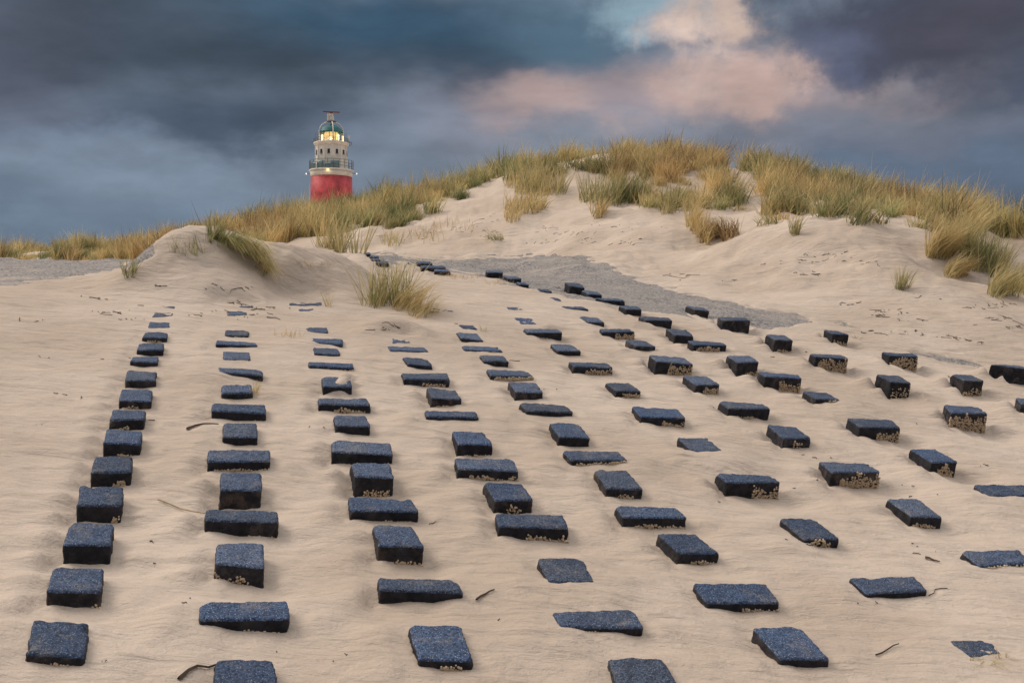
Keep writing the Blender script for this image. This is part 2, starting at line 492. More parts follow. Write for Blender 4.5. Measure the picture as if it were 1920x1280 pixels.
# column, shape, zoom, back-left, back-right, front-right, front-left, free height at front-left, front-right, back-left, barnacles (from, to, height share, count per metre)
B = [
 (1, S, '1', (190, 912, 508, 930, 487, 1128, 140, 1105), 50, 55, 10, (0.3, 0.9, .3, 60)),
 (1, S, '1', (308, 612, 595, 620, 577, 755, 262, 750), 75, 95, 25, (0.85, 1, .4, 60)),
 (1, S, '1', (398, 358, 655, 370, 634, 488, 360, 485), 105, 112, 30, None),
 (1, S, '1', (458, 150, 708, 155, 695, 262, 442, 260), 90, 100, 25, (0.8, .97, .5, 200)),
 (1, S, 'N', (177, 854, 249.5, 855, 246, 883.6, 170, 884), 25, 25, 6, (0.55, .85, .75, 350)),
 (1, S, '5', (398, 972, 667, 992, 657, 1085, 370, 1075), 98, 88, 30, (0.4, .8, .3, 150)),
 (1, S, '5', (443, 826, 695, 832, 682, 898, 418, 905), 62, 80, 15, (0.3, .55, .4, 120)),
 (1, S, '5', (513, 675, 747, 680, 733, 765, 492, 757), 55, 55, 10, (0.1, .6, .4, 90)),
 (1, S, '5', (556, 536, 777, 545, 768, 610, 540, 608), 52, 45, 10, None),
 (1, S, '5', (595, 430, 792, 430, 782, 473, 572, 465), 32, 33, 8, None),
 (1, S, '5', (645, 330, 833, 332, 826, 380, 628, 380), 35, 45, 8, None),
 (1, S, '5', (680, 250, 858, 250, 855, 290, 666, 287), 30, 33, 6, (0.2, .8, .5, 120)),
 (1, S, '5', (720, 172, 880, 178, 872, 217, 705, 217), 2, 1, 1, None),
 (1, S, '5', (752, 100, 905, 103, 905, 138, 738, 138), 2, 1, 1, None),
 (1, S, '5', (770, 55, 915, 58, 912, 78, 760, 78), -7, 2, -6, None),
 (2, S, 'N', (403, 1232, 514, 1234, 523, 1296, 400, 1295), 30, 32, 8, None),
 (2, R_, 'N', (376, 1127, 540, 1124, 543, 1158, 374, 1160), 11, 28, 5, (0.5, 1, .2, 60)),
 (2, S, 'N', (405, 1017, 494, 1017, 496, 1063, 403.5, 1054), 26, 40, 8, (0.0, .7, .5, 90)),
 (2, R_, 'N', (386, 953, 522, 957, 522.6, 978, 384.5, 973), 21, 31, 8, (0.6, 1, .2, 70)),
 (2, S, 'N', (414, 884.6, 490, 884, 490.5, 918, 412, 917), 34, 34, 8, None),
 (2, R_, '5', (1160, 1132, 1625, 1130, 1628, 1212, 1157, 1215), 65, 68, 15, (0.1, 1, .3, 140)),
 (2, S, '5', (1272, 930, 1525, 930, 1533, 1033, 1270, 1032), 45, 65, 15, None),
 (2, R_, '5', (1190, 783, 1592, 792, 1595, 855, 1188, 835), 53, 60, 15, (0.8, 1, .2, 60)),
 (2, S, '5', (1262, 645, 1485, 638, 1500, 700, 1263, 705), 40, 40, 10, None),
 (2, R_, '5', (1218, 512, 1565, 530, 1578, 572, 1220, 545), 1, 47, 1, (0.5, .7, .4, 80)),
 (2, S, '5', (1272, 393, 1475, 397, 1480, 455, 1272, 453), 6, 9, 3, (0.1, .9, .8, 80)),
 (2, R_, '5', (1220, 308, 1520, 325, 1540, 350, 1218, 335), 30, 15, 6, None),
 (2, S, '5', (1290, 232, 1470, 238, 1468, 275, 1285, 270), 13, 17, 4, (0.4, .8, .5, 90)),
 (2, S, '5', (1303, 88, 1455, 98, 1455, 120, 1303, 122), 7, 4, 5, None),
 (2, R_, '5', (1340, 40, 1500, 45, 1505, 66, 1338, 62), 4, 8, 4, None),
 (3, S, '2', (870, 943, 1170, 945, 1250, 1150, 930, 1140), 40, 52, 60, (0.4, .8, .6, 100)),
 (3, R_, '2', (696, 672, 1145, 688, 1190, 760, 710, 745), 75, 38, 60, None),
 (3, S, '2', (666, 368, 895, 380, 963, 498, 700, 492), 78, 112, 50, (0.3, 1, .3, 130)),
 (3, R_, '2', (528, 213, 890, 228, 932, 298, 540, 290), 45, 60, 40, (0.5, .9, .2, 60)),
 (3, S, '2', (540, 20, 765, 22, 792, 105, 568, 95), 110, 105, 60, (0.25, .9, .55, 170)),
 (3, R_, '6', (250, 1055, 690, 1078, 710, 1165, 248, 1142), 85, 72, 20, (0.3, 1, .25, 80)),
 (3, S, '6', (260, 870, 505, 873, 540, 955, 280, 945), 45, 68, 40, None),
 (3, R_, '6', (145, 742, 510, 745, 542, 795, 148, 785), 50, 60, 20, (0.3, .9, .6, 160)),
 (3, S, '6', (168, 580, 390, 590, 402, 658, 182, 655), 55, 65, 25, None),
 (3, R_, '6', (72, 472, 405, 480, 416, 515, 75, 500), 20, 22, 8, (0.2, 1, .4, 60)),
 (3, S, '6', (107, 363, 295, 370, 315, 420, 118, 407), 14, 13, 8, None),
 (3, R_, '6', (40, 292, 330, 298, 335, 340, 60, 322), -7, 27, -3, None),
 (3, S, '6', (50, 213, 215, 215, 222, 253, 58, 245), 4, 9, 3, None),
 (3, R_, 'B', (312, 793, 450, 795, 420, 812, 320, 815), 2, 1, 1, None),
 (3, R_, 'B', (245, 745, 495, 748, 495, 770, 245, 770), 4, 5, 2, None),
 (3, R_, 'B', (290, 698, 430, 700, 430, 712, 290, 712), 2, 1, 1, None),
 (4, S, '3', (548, 1130, 860, 1130, 985, 1340, 615, 1335), 40, 40, 50, None),
 (4, R_, '3', (225, 870, 695, 852, 760, 960, 275, 955), 6, 55, 18, (0.3, .6, .3, 60)),
 (4, S, '3', (145, 560, 405, 565, 475, 700, 212, 695), 10, 5, 60, None),
 (4, R_, 'N', (929, 961, 1056, 964, 1068, 989, 935, 985), 16, 27, 12, (0.4, 1, .5, 120)),
 (4, S, 'N', (907.5, 902.6, 980, 906, 1001, 935.5, 928, 937), 21, 26, 20, (0.3, .7, .7, 60)),
 (4, R_, 'N', (852.5, 857.5, 962.5, 859, 974, 882, 858, 877), 16, 19, 14, (0.2, 1, .5, 140)),
 (4, S, '6', (1150, 990, 1395, 995, 1458, 1090, 1195, 1085), 80, 80, 60, (0.2, 1, .2, 90)),
 (4, R_, '6', (948, 838, 1330, 840, 1363, 885, 962, 880), 25, 27, 20, None),
 (4, S, '6', (962, 662, 1180, 685, 1225, 752, 995, 738), 65, 40, 70, (0.1, .6, .2, 60)),
 (4, R_, '6', (770, 557, 1115, 555, 1135, 602, 792, 598), 40, 58, 20, (0.4, .9, .6, 160)),
 (4, S, '6', (780, 437, 965, 450, 1013, 500, 818, 487), 22, 32, 15, None),
 (4, R_, '6', (658, 353, 945, 362, 978, 395, 690, 382), 14, 7, 5, None),
 (4, S, '6', (690, 282, 810, 285, 845, 330, 705, 332), 4, 4, 4, None),
 (5, S, 'N', (1409.6, 1173, 1499, 1173, 1557.5, 1234, 1463, 1232.5), 14, 16, 25, None),
 (5, R_, 'N', (1298, 1091, 1436, 1093, 1463, 1128, 1325, 1128), 12, 18, 14, (0.5, 1, .4, 60)),
 (5, S, '3', (825, 422, 1050, 425, 1187, 537, 958, 533), 55, 57, 65, (0.3, .9, .4, 90)),
 (5, R_, '3', (586, 263, 940, 275, 1003, 333, 640, 330), 48, 64, 50, (0.2, 1, .4, 130)),
 (5, S, '3', (466, 57, 655, 62, 750, 170, 545, 165), 42, 55, 50, (0.3, .8, .5, 120)),
 (5, R_, '7', (138, 1135, 560, 1140, 627, 1205, 205, 1205), 45, 20, 45, (0.1, 1, .7, 160)),
 (5, S, '7', (36, 918, 265, 935, 350, 1040, 112, 1030), 60, 65, 55, None),
 (5, R_, 'N', (973, 753, 1060, 759, 1075, 772, 988, 769), 7, 8, 12, None),
 (5, S, '6', (1572, 618, 1785, 630, 1838, 700, 1630, 695), 55, 45, 60, None),
 (5, R_, '6', (1408, 527, 1715, 540, 1762, 580, 1440, 570), 35, 30, 25, (0.1, 1, .85, 330)),
 (5, S, '6', (1353, 420, 1535, 425, 1580, 468, 1390, 463), 25, 42, 20, None),
 (5, R_, '6', (1210, 348, 1495, 360, 1533, 392, 1250, 378), 12, 11, 10, (0.3, .9, .5, 90)),
 (5, S, '6', (1181, 248, 1340, 260, 1390, 312, 1222, 290), 30, 14, 15, None),
 (5, S, '6', (1190, 195, 1310, 200, 1343, 228, 1235, 220), 4, 5, 3, None),
 (5, S, '6', (1060, 82, 1150, 85, 1170, 98, 1080, 98), 1, 1, 1, None),
 (6, S, '4', (1018, 1030, 1268, 1032, 1338, 1112, 1165, 1136), 4, 4, 8, None),
 (6, R_, '4', (465, 676, 835, 668, 912, 748, 566, 765), 28, 32, 25, None),
 (6, S, '4', (66, 338, 270, 342, 412, 452, 205, 455), 25, 58, 38, (0.2, .75, .9, 180)),
 (6, R_, 'N', (1341, 886, 1448, 890, 1464, 903, 1364, 903), 24, 32, 16, (0.5, 1, .8, 300)),
 (6, S, '7', (998, 1035, 1225, 1042, 1345, 1135, 1120, 1140), 10, 1, 70, None),
 (6, R_, '7', (658, 803, 1005, 825, 1063, 890, 728, 880), 40, 75, 42, (0.5, 1, .65, 180)),
 (6, S, '7', (456, 627, 640, 630, 732, 692, 545, 685), 40, 50, 32, (0.25, 1, .75, 220)),
 (6, R_, '7', (183, 470, 475, 480, 523, 515, 225, 505), 45, 55, 35, (0.3, 1, .85, 160)),
 (6, S, '7', (48, 337, 205, 342, 278, 390, 100, 385), 27, 35, 28, None),
 (6, R_, 'C', (83, 945, 345, 945, 380, 970, 115, 970), 20, 62, 18, (0.0, .6, .2, 80)),
 (6, S, '6', (1612, 140, 1755, 150, 1790, 193, 1665, 185), 3, 2, 2, None),
 (6, S, '6', (1555, 60, 1680, 63, 1695, 85, 1570, 82), 2, 1, 1, None),
 (7, R_, '4', (1098, 522, 1440, 517, 1500, 590, 1215, 608), 12, 20, 40, (0.1, 1, .9, 90)),
 (7, S, '4', (675, 222, 855, 225, 1002, 330, 820, 325), 52, 68, 45, (0.1, .8, .5, 130)),
 (7, R_, '8', (378, 1055, 745, 1070, 847, 1135, 480, 1137), 97, 125, 50, (0.2, 1, 1.0, 420)),
 (7, S, 'N', (1438, 795, 1494, 800, 1522, 821, 1469, 820), 16, 17, 24, (0.4, .7, .7, 90)),
 (7, R_, '7', (1308, 763, 1640, 785, 1698, 822, 1385, 818), 48, 87, 60, (0.2, .8, .25, 70)),
 (7, S, '7', (1040, 575, 1220, 578, 1320, 640, 1140, 642), 48, 74, 55, (0.35, 1, .7, 240)),
 (7, R_, '7', (788, 418, 1055, 440, 1118, 490, 840, 465), 85, 80, 95, (0.35, 1, .95, 280)),
 (7, S, '7', (610, 305, 765, 318, 843, 358, 690, 350), 30, 28, 55, None),
 (7, R_, '7', (416, 222, 640, 225, 687, 245, 440, 248), 26, 66, 25, (0.4, 1, .8, 220)),
 (7, S, '7', (266, 130, 400, 138, 455, 178, 335, 172), 12, 30, 10, None),
 (7, R_, '7', (110, 53, 290, 58, 338, 78, 170, 72), 4, 13, 3, None),
 (7, S, 'C', (275, 710, 340, 712, 385, 738, 320, 730), 2, 3, 1, None),
 (7, R_, 'C', (190, 645, 270, 648, 308, 668, 210, 662), 6, 7, 4, None),
 (7, R_, 'C', (30, 595, 95, 598, 132, 613, 60, 610), 5, 16, 4, None),
 (7, R_, 'C', (-40, 555, 40, 555, 70, 570, -10, 570), 12, 18, 8, None),
 (8, R_, '4', (1173, 145, 1480, 145, 1540, 205, 1260, 206), 4, 7, 25, None),
 (8, S, '8', (1058, 958, 1255, 965, 1428, 1060, 1235, 1062), 62, 122, 75, (0.25, .85, .95, 300)),
 (8, R_, '8', (590, 730, 930, 745, 997, 805, 690, 798), 60, 112, 75, (0.45, 1, .8, 260)),
 (8, S, '8', (258, 530, 440, 540, 545, 600, 355, 585), 35, 5, 50, (0.5, 1, .8, 60)),
 (8, R_, 'N', (1420, 696, 1497, 702, 1504, 709, 1436, 705), 18, 28, 13, (0.4, 1, .75, 320)),
 (8, S, '7', (1366, 422, 1545, 425, 1615, 470, 1455, 475), 94, 106, 55, (0.4, 1, .4, 160)),
 (8, R_, '7', (1076, 312, 1345, 325, 1372, 348, 1125, 343), 38, 44, 50, (0.1, .8, .8, 180)),
 (8, S, '7', (913, 222, 1070, 232, 1127, 278, 985, 270), 54, 52, 55, None),
 (8, R_, '7', (706, 130, 935, 140, 966, 163, 765, 158), 18, 62, 30, None),
 (8, S, 'C', (798, 770, 940, 775, 978, 798, 865, 796), 34, 54, 42, None),
 (8, R_, 'C', (623, 712, 800, 718, 855, 736, 690, 728), 8, 30, 15, None),
 (8, S, 'C', (520, 657, 630, 662, 678, 690, 575, 682), 13, 23, 35, None),
 (8, R_, 'C', (395, 597, 510, 603, 548, 638, 435, 622), 44, 32, 65, None),
 (8, R_, 'B', (1720, 505, 1840, 505, 1855, 523, 1735, 520), 24, 28, 25, None),
 (8, R_, 'N', (944, 517, 969, 517, 979, 522, 954, 521.5), 5, 6, 5, None),
 (8, R_, 'B', (1205, 440, 1310, 440, 1328, 456, 1225, 454), 17, 18, 15, None),
 (8, R_, 'B', (1235, 470, 1410, 470, 1428, 488, 1240, 487), 24, 24, 20, None),
 (8, R_, 'B', (1335, 495, 1440, 500, 1460, 517, 1340, 510), 24, 24, 20, None),
 (8, R_, 'B', (822, 370, 855, 372, 862, 385, 832, 384), 9, 9, 9, None),
 (8, R_, 'B', (848, 393, 915, 397, 927, 408, 860, 405), 11, 11, 10, None),
 (8, R_, 'B', (858, 415, 925, 417, 940, 430, 870, 428), 9, 9, 9, None),
 (8, R_, 'B', (895, 437, 985, 437, 999, 455, 920, 453), 22, 24, 20, None),
 (9, R_, '8', (1318, 632, 1575, 650, 1652, 698, 1375, 692), 98, 148, 60, (0.0, 1, .95, 420)),
 (9, S, '8', (808, 405, 985, 415, 1078, 473, 925, 458), 117, 97, 85, (0.1, 1, .9, 90)),
 (9, R_, '8', (308, 250, 560, 260, 605, 288, 360, 273), 68, 112, 50, (0.1, 1, .95, 380)),
 (9, S, 'N', (1435, 626, 1471, 627.5, 1488, 637.5, 1453, 636), 20, 22, 22, (0.2, 1, .3, 160)),
 (9, R_, '7', (1301, 135, 1520, 145, 1552, 164, 1340, 159), 60, 102, 75, (0.5, .9, .12, 90)),
 (9, S, '7', (1060, 48, 1200, 66, 1240, 90, 1130, 78), 35, 62, 60, None),
 (10, S, '8', (1858, 580, 1960, 585, 2010, 630, 1900, 625), 55, 75, 70, None),
 (10, S, '8', (1368, 400, 1530, 410, 1622, 455, 1475, 450), 107, 107, 80, (0.05, 1, .55, 150)),
 (10, R_, '8', (853, 238, 1085, 250, 1132, 273, 915, 263), 58, 117, 75, (0.05, 1, .95, 380)),
 (10, S, '8', (418, 72, 520, 80, 612, 108, 490, 103), 55, 87, 85, (0.1, 1, .4, 120)),
 (11, R_, 'N', (1856, 682.5, 1908, 684, 1938, 692, 1896, 688), 28, 29, 25, None),
]


def unzoom(z, pts):
    ox, oy, s = Z[z]
    p = np.asarray(pts, float).reshape(-1, 2)
    return p * s + [ox, oy]


BLK = []
dpts = []
for (colm, shape, z, q, hl, hr, hb, bn) in B:
    s = Z[z][2]
    px = unzoom(z, q)
    P = on_plane(px[:, 0], px[:, 1])
    tt = (P - CAM) @ FWD
    k = s / F / 0.87
    dl, dr, db = hl * k * tt[3], hr * k * tt[2], hb * k * tt[0]
    BLK.append(dict(col=colm, shape=shape, P=P, dl=dl, dr=dr, db=db, bn=bn, t=tt.mean(), px=px))
    ex = (P[2] - P[3]) / np.linalg.norm(P[2] - P[3])
    ey = (P[0] - P[3]) / np.linalg.norm(P[0] - P[3])
    mid = (P[2] + P[3]) / 2
    sag = 0.010 if min(dl, dr) > 0.03 else 0.0
    if colm < 3:
        db = 0.75 * dl if dl > 0 else dl
    dbr = 0.75 * dr if dr > 0 else dr
    for pt, d in ((P[3] - 0.012 * ey, dl), (P[2] - 0.012 * ey, dr), (mid - 0.012 * ey, (dl + dr) / 2 + sag),
                  (P[3] - 0.09 * ey, dl + .006), (P[2] - 0.09 * ey, dr + .006), (mid - 0.09 * ey, (dl + dr) / 2 + sag + .008),
                  (P[0] - 0.01 * ex, db), (P[1] + 0.02 * ey, dbr), ((P[0] + P[1]) / 2 + 0.02 * ey, (db + dbr) / 2),
                  ((P[0] + P[3]) / 2 - 0.01 * ex, (dl + db) / 2 + (0.012 if colm > 3 and dl > 0.05 else 0)),
                  (P[3] - 0.035 * ex + .01 * ey, dl + (.03 if dl > .05 else 0)), (P[3] - 0.12 * ex, dl * .40), (P[0] - 0.10 * ex - .03 * ey, min(db * .5, .03)), (P[2] + 0.12 * ex + .05 * ey, dr * .55),
                  ((P[1] + P[2]) / 2 + 0.02 * ex, 0.85 * dr)):
        dpts.append((pt[0], pt[1], d))
# the sand heap lying across one block of the third row, and a drift between rows
for (px_, py_, d_) in ((638, 706, -0.035), (650, 712, -0.030), (632, 722, -0.012), (652, 704, -0.03), (641, 718, -0.02)):
    p = on_plane(np.array([px_]), np.array([py_]))[0]
    dpts.append((p[0], p[1], d_))
dpts = np.array(dpts)


def dfield(x, y):
    r = np.zeros(len(x)); cl = np.zeros(len(x))
    for i in range(0, len(x), 8000):
        X, Y = x[i:i + 8000, None], y[i:i + 8000, None]
        d2 = (X - dpts[None, :, 0]) ** 2 + (Y - dpts[None, :, 1]) ** 2
        wgt = 1.0 / (d2 + 0.0006) ** 1.6
        w0 = 1.0 / (0.55 ** 2) ** 1.6
        r[i:i + 8000] = ((wgt * dpts[None, :, 2]).sum(1) + w0 * 0.03) / (wgt.sum(1) + w0)
        wn = 1.0 / (0.16 ** 2) ** 1.6
        cl[i:i + 8000] = wgt.max(1) / (wgt.max(1) + wn)
    return r, cl


# ------------------------------------------------------------------ terrain: slope, road berm, dunes
ctrl = []
def cp(*a):
    for (px_, py_, t_) in a:
        ctrl.append(at(np.array(px_, float), np.array(py_, float), np.array(t_, float)))


ridge = [(-500, 500, 70), (-200, 492, 64), (0, 486, 58), (100, 478, 55), (200, 464, 52), (280, 454, 50), (400, 432, 47), (500, 422, 45), (560, 414, 44), (640, 402, 42), (700, 384, 41),
         (780, 374, 40), (850, 355, 39), (900, 334, 38), (970, 318, 37), (1060, 298, 37), (1150, 292, 36.5), (1200, 287, 36), (1300, 295, 35), (1400, 309, 33), (1500, 325, 32), (1560, 340, 31),
         (1650, 368, 30), (1750, 394, 29), (1800, 405, 28.5), (1920, 424, 28), (2100, 450, 27), (2300, 470, 26)]
cp(*ridge)
for (a, b_, t_) in ridge[::2]:
    p = at(np.array(a, float), np.array(b_, float), np.array(t_, float))
    h = p[2] - CAM[2]
    for (dt, sc) in ((7, 0.93), (20, 0.55), (60, 0.15)):
        q = p + (p - CAM) / np.linalg.norm(p - CAM) * dt
        ctrl.append(np.array([q[0], q[1], CAM[2] + h * sc]))
# dune faces and feet
cp((640, 470, 26), (760, 468, 25), (880, 474, 24), (1000, 466, 24), (1120, 466, 23.5), (1300, 478, 21.5), (1450, 520, 18.2), (1600, 548, 16.6), (1750, 566, 16), (1900, 592, 15.2), (2100, 620, 14.5),
   (1250, 432, 24), (1200, 452, 22.8), (1130, 430, 24.5), (1330, 440, 23), (1620, 414, 20.5), (1700, 428, 20.2), (1560, 416, 20.8), (1480, 425, 20.6), (1550, 470, 19), (1650, 490, 18.3), (1700, 470, 19), (1800, 520, 18),
   (1380, 402, 25.5), (1345, 456, 22.5), (1390, 445, 22), (1060, 348, 31), (950, 402, 28), (1100, 402, 27.5), (1200, 382, 28.5), (1400, 352, 29), (1500, 385, 25), (1600, 385, 25), (1700, 405, 24.5),
   (1850, 440, 23), (1900, 472, 21.5), (1860, 500, 19.5), (1900, 545, 17), (1780, 470, 20), (560, 440, 34), (650, 430, 32), (720, 440, 28), (800, 410, 31), (880, 366, 34), (480, 425, 40), (300, 470, 45), (100, 486, 47), (-300, 505, 50),
   (860, 430, 27), (2100, 520, 19), (1000, 430, 26))
# road berm: flatter than the revetment, crest at its far edge on the left
cp((0, 480, 17.5), (150, 479, 17.5), (285, 478, 17.2), (-250, 484, 17.5), (0, 505, 13.6), (150, 500, 13.6),
   (700, 483, 21), (900, 482, 22.5), (1100, 482, 21.5), (1000, 505, 18), (1150, 530, 16.5), (1250, 545, 15.6), (1380, 575, 14.4), (800, 493, 18.5))
for (px_, py_, t_, dz) in ((0, 484, 20.5, -.25), (150, 483, 20.5, -.25), (285, 482, 20, -.25), (-250, 488, 20.5, -.25), (0, 484, 27, -.4), (250, 484, 27, -.4), (450, 484, 24, -.2)):
    p = at(np.array(px_, float), np.array(py_, float), np.array(t_, float)); p[2] += dz
    ctrl.append(p)
# the revetment plane itself
for (px_, py_) in [(x_, y_) for x_ in range(-600, 2600, 200) for y_ in (640, 700, 800, 950, 1150, 1400)] + [(-300, 560), (-100, 552), (80, 552), (220, 552), (400, 545), (560, 545), (700, 545), (850, 530), (700, 500), (960, 530), (1080, 560), (1200, 580), (1320, 606), (500, 580), (900, 575), (300, 580), (1560, 630), (1750, 640), (1900, 655), (2200, 700)]:
    ctrl.append(on_plane(np.array(px_, float), np.array(py_, float)))
for x_ in (-40, -20, -8, 0, 8, 20, 40):
    for y_ in (-40, -15, -5, 0):
        ctrl.append(np.array([x_, y_, plane_z(x_, y_)]))
for a in np.linspace(0, math.pi, 10):
    ctrl.append(np.array([330 * math.cos(a), 40 + 330 * math.sin(a), 1.0]))
ctrl = np.array(ctrl)
ctrl_r = ctrl[:, 2] - plane_z(ctrl[:, 0], ctrl[:, 1])


def tps_k(d2):
    return 0.5 * d2 * np.log(d2 + 1e-9)


n_ = len(ctrl)
K = tps_k(((ctrl[:, None, :2] - ctrl[None, :, :2]) ** 2).sum(-1)) + np.eye(n_) * 0.02
Pm = np.c_[np.ones(n_), ctrl[:, :2]]
A_ = np.block([[K, Pm], [Pm.T, np.zeros((3, 3))]])
sol = np.linalg.solve(A_, np.r_[ctrl_r, 0, 0, 0])
TW, TA = sol[:n_], sol[n_:]


def tps(x, y):
    r = np.empty(len(x))
    for i in range(0, len(x), 10000):
        X, Y = x[i:i + 10000], y[i:i + 10000]
        d2 = (X[:, None] - ctrl[None, :, 0]) ** 2 + (Y[:, None] - ctrl[None, :, 1]) ** 2
        r[i:i + 10000] = tps_k(d2) @ TW + TA[0] + TA[1] * X + TA[2] * Y
    return r


def hump(x, y, px_, py_, t_, sx, sy, h, rot=0.0):
    p = at(np.array(px_, float), np.array(py_, float), np.array(t_, float))
    dx, dy = x - p[0], y - p[1]
    c_, s_ = math.cos(rot), math.sin(rot)
    u, v = (c_ * dx + s_ * dy) / sx, (-s_ * dx + c_ * dy) / sy
    return h * np.exp(-(u * u + v * v))


ROAD_L = [(-900, 600), (-300, 556), (0, 537), (60, 529), (100, 522), (150, 514), (210, 507), (250, 494), (290, 476), (290, 440), (-900, 440)]
ROAD_R = [(680, 472), (700, 488), (780, 500), (850, 513), (920, 523), (1000, 541), (1060, 552), (1150, 573), (1240, 584), (1300, 592), (1370, 604), (1430, 612), (1470, 607), (1520, 600), (1500, 590), (1440, 578),
          (1340, 556), (1250, 535), (1180, 514), (1150, 500), (1122, 485), (1100, 479), (1040, 476), (950, 478), (870, 482), (780, 483), (720, 476)]
PATCH_A = [(1556, 601), (1585, 606), (1612, 614), (1590, 612)]
PATCH_B = [(1712, 660), (1770, 664), (1820, 676), (1846, 690), (1800, 684), (1755, 674)]


def terrain(x, y, with_d=True):
    base_ = tps(x, y)
    zp = plane_z(x, y)
    P = np.c_[x, y, zp + base_]
    # the sand mound with its two crests, and the low hillock under the tussock
    m = (hump(x, y, 345, 500, 12.4, .60, .55, .37) + hump(x, y, 440, 490, 12.5, .70, .50, .37) + hump(x, y, 560, 500, 12.9, .75, .6, .34) + hump(x, y, 640, 505, 13.2, .5, .45, .20)
         + hump(x, y, 300, 520, 12.0, .5, .5, .18) + hump(x, y, 415, 520, 11.6, .55, .35, .16) + hump(x, y, 745, 588, 11.0, .36, .30, .17) + hump(x, y, 545, 636, 9.95, .2, .14, .03)
         + hump(x, y, 240, 528, 11.7, .22, .22, .06))
    far = sstep(15.5, 20, y + 0.15 * np.abs(x))
    det = far * (0.16 * fbm(x / 3.0, y / 3.0, seed=3) + 0.10 * fbm(x / .8, y / .8, seed=8) - 0.20 * np.clip(.25 - np.abs(vnoise(x / 1.6, y / 1.1, seed=15)), 0, 1))
    near = (1 - far)
    det = det + near * (0.017 * fbm(x / .55, y / .30, seed=21) + 0.007 * fbm(x / .16, y / .07, seed=25) + 0.022 * fbm(x / 1.9, y / 1.3, seed=31))
    mask = (np.abs(x) < 9) & (y < 18) & (y > 2)
    d = np.full(len(x), 0.03)
    cl = np.zeros(len(x))
    d[mask], cl[mask] = dfield(x[mask], y[mask])
    fade = sstep(17.5, 16.0, y) * sstep(1, 2.5, y)
    g = zp + base_ * (1 - .9 * cl) + m * (1 - .92 * cl) + sstep(.08, .3, m) * (.035 * fbm(x / .35, y / .3, seed=91) - .10 * np.clip(.3 - np.abs(vnoise(x / .7, y / .5, seed=95)), 0, 1)) + det * np.where(m > 0.05, 0.6, 1.0) * (1 - cl) + near * cl * 0.0035 * fbm(x / .12, y / .08, seed=77) - d * fade
    # close to blocks the measured burial wins over the free ripples
    return g, m


def road_sd(x, y, z):
    px_, py_, zz = project(np.c_[x, y, z])
    nse = 6 * fbm(x / .9, y / .35, seed=41) + 3 * fbm(x / .2, y / .1, seed=45)
    sd_ = np.full(len(x), -99.0)
    ok = (zz > 6) & (y < 26)
    for pl in (ROAD_L, ROAD_R, PATCH_A, PATCH_B):
        sdp = sdist(px_, py_, pl)
        if pl is PATCH_A or pl is PATCH_B:
            sdp = sdp - 1
        sd_ = np.maximum(sd_, np.where(ok, sdp, -99))
    return np.where(sd_ > -90, sd_ + nse * 1.15, -99)


def axis(lo, hi, step, ends, grow):
    a = list(np.arange(lo, hi, step))
    s_, v = step, a[0]
    left = []
    while v > ends[0]:
        s_ *= grow; v -= s_; left.append(v)
    s_, v = step, a[-1]
    right = []
    while v < ends[1]:
        s_ *= grow; v += s_; right.append(v)
    return np.array(left[::-1] + a + right)


xs = axis(-4.8, 6.8, 0.03, (-420, 420), 1.06)
y1 = axis(3.5, 9.0, 0.027, (-60, 9.0), 1.12)
y2 = np.arange(y1[-1] + .034, 17.5, 0.036)
y3 = axis(17.5, 17.6, 0.045, (17.5, 420), 1.024)
ys = np.r_[y1, y2, y3[y3 > y2[-1] + .02]]
NX, NY = len(xs), len(ys)
XX, YY = np.meshgrid(xs, ys)
gx, gy = XX.ravel(), YY.ravel()
GZ, GM = terrain(gx, gy)
RS = road_sd(gx, gy, GZ)
sand_z = GZ - 0.05 * sstep(-3.0, 5.0, RS)


def grid_faces(nx, ny):
    i = np.arange(nx * ny).reshape(ny, nx)
    return np.stack([i[:-1, :-1], i[:-1, 1:], i[1:, 1:], i[1:, :-1]], -1).reshape(-1, 4)


ground = mesh_obj('ground', np.c_[gx, gy, sand_z], grid_faces(NX, NY), M_SAND)
tag(ground, 'pale wind blown beach sand sloping up to the dunes', 'ground', kind='structure')

# road sheet, just under the drifted sand and bare where the wind has swept it
keep = (RS > -12)
fc = grid_faces(NX, NY)
fk = keep[fc].any(1)
fr = fc[fk]
uq, inv = np.unique(fr, return_inverse=True)
road = mesh_obj('road', np.c_[gx[uq], gy[uq], GZ[uq] - 0.022], inv.reshape(-1, 4), M_ROAD)
tag(road, 'grey gravelly asphalt road swept bare between the sand drifts', 'road', kind='structure')

SG = sand_z.reshape(NY, NX)


def ground_z(x, y):
    x = np.asarray(x, float); y = np.asarray(y, float)
    i = np.clip(np.searchsorted(xs, x) - 1, 0, NX - 2); j = np.clip(np.searchsorted(ys, y) - 1, 0, NY - 2)
    fx = np.clip((x - xs[i]) / (xs[i + 1] - xs[i]), 0, 1); fy = np.clip((y - ys[j]) / (ys[j + 1] - ys[j]), 0, 1)
    return (SG[j, i] * (1 - fx) + SG[j, i + 1] * fx) * (1 - fy) + (SG[j + 1, i] * (1 - fx) + SG[j + 1, i + 1] * fx) * fy


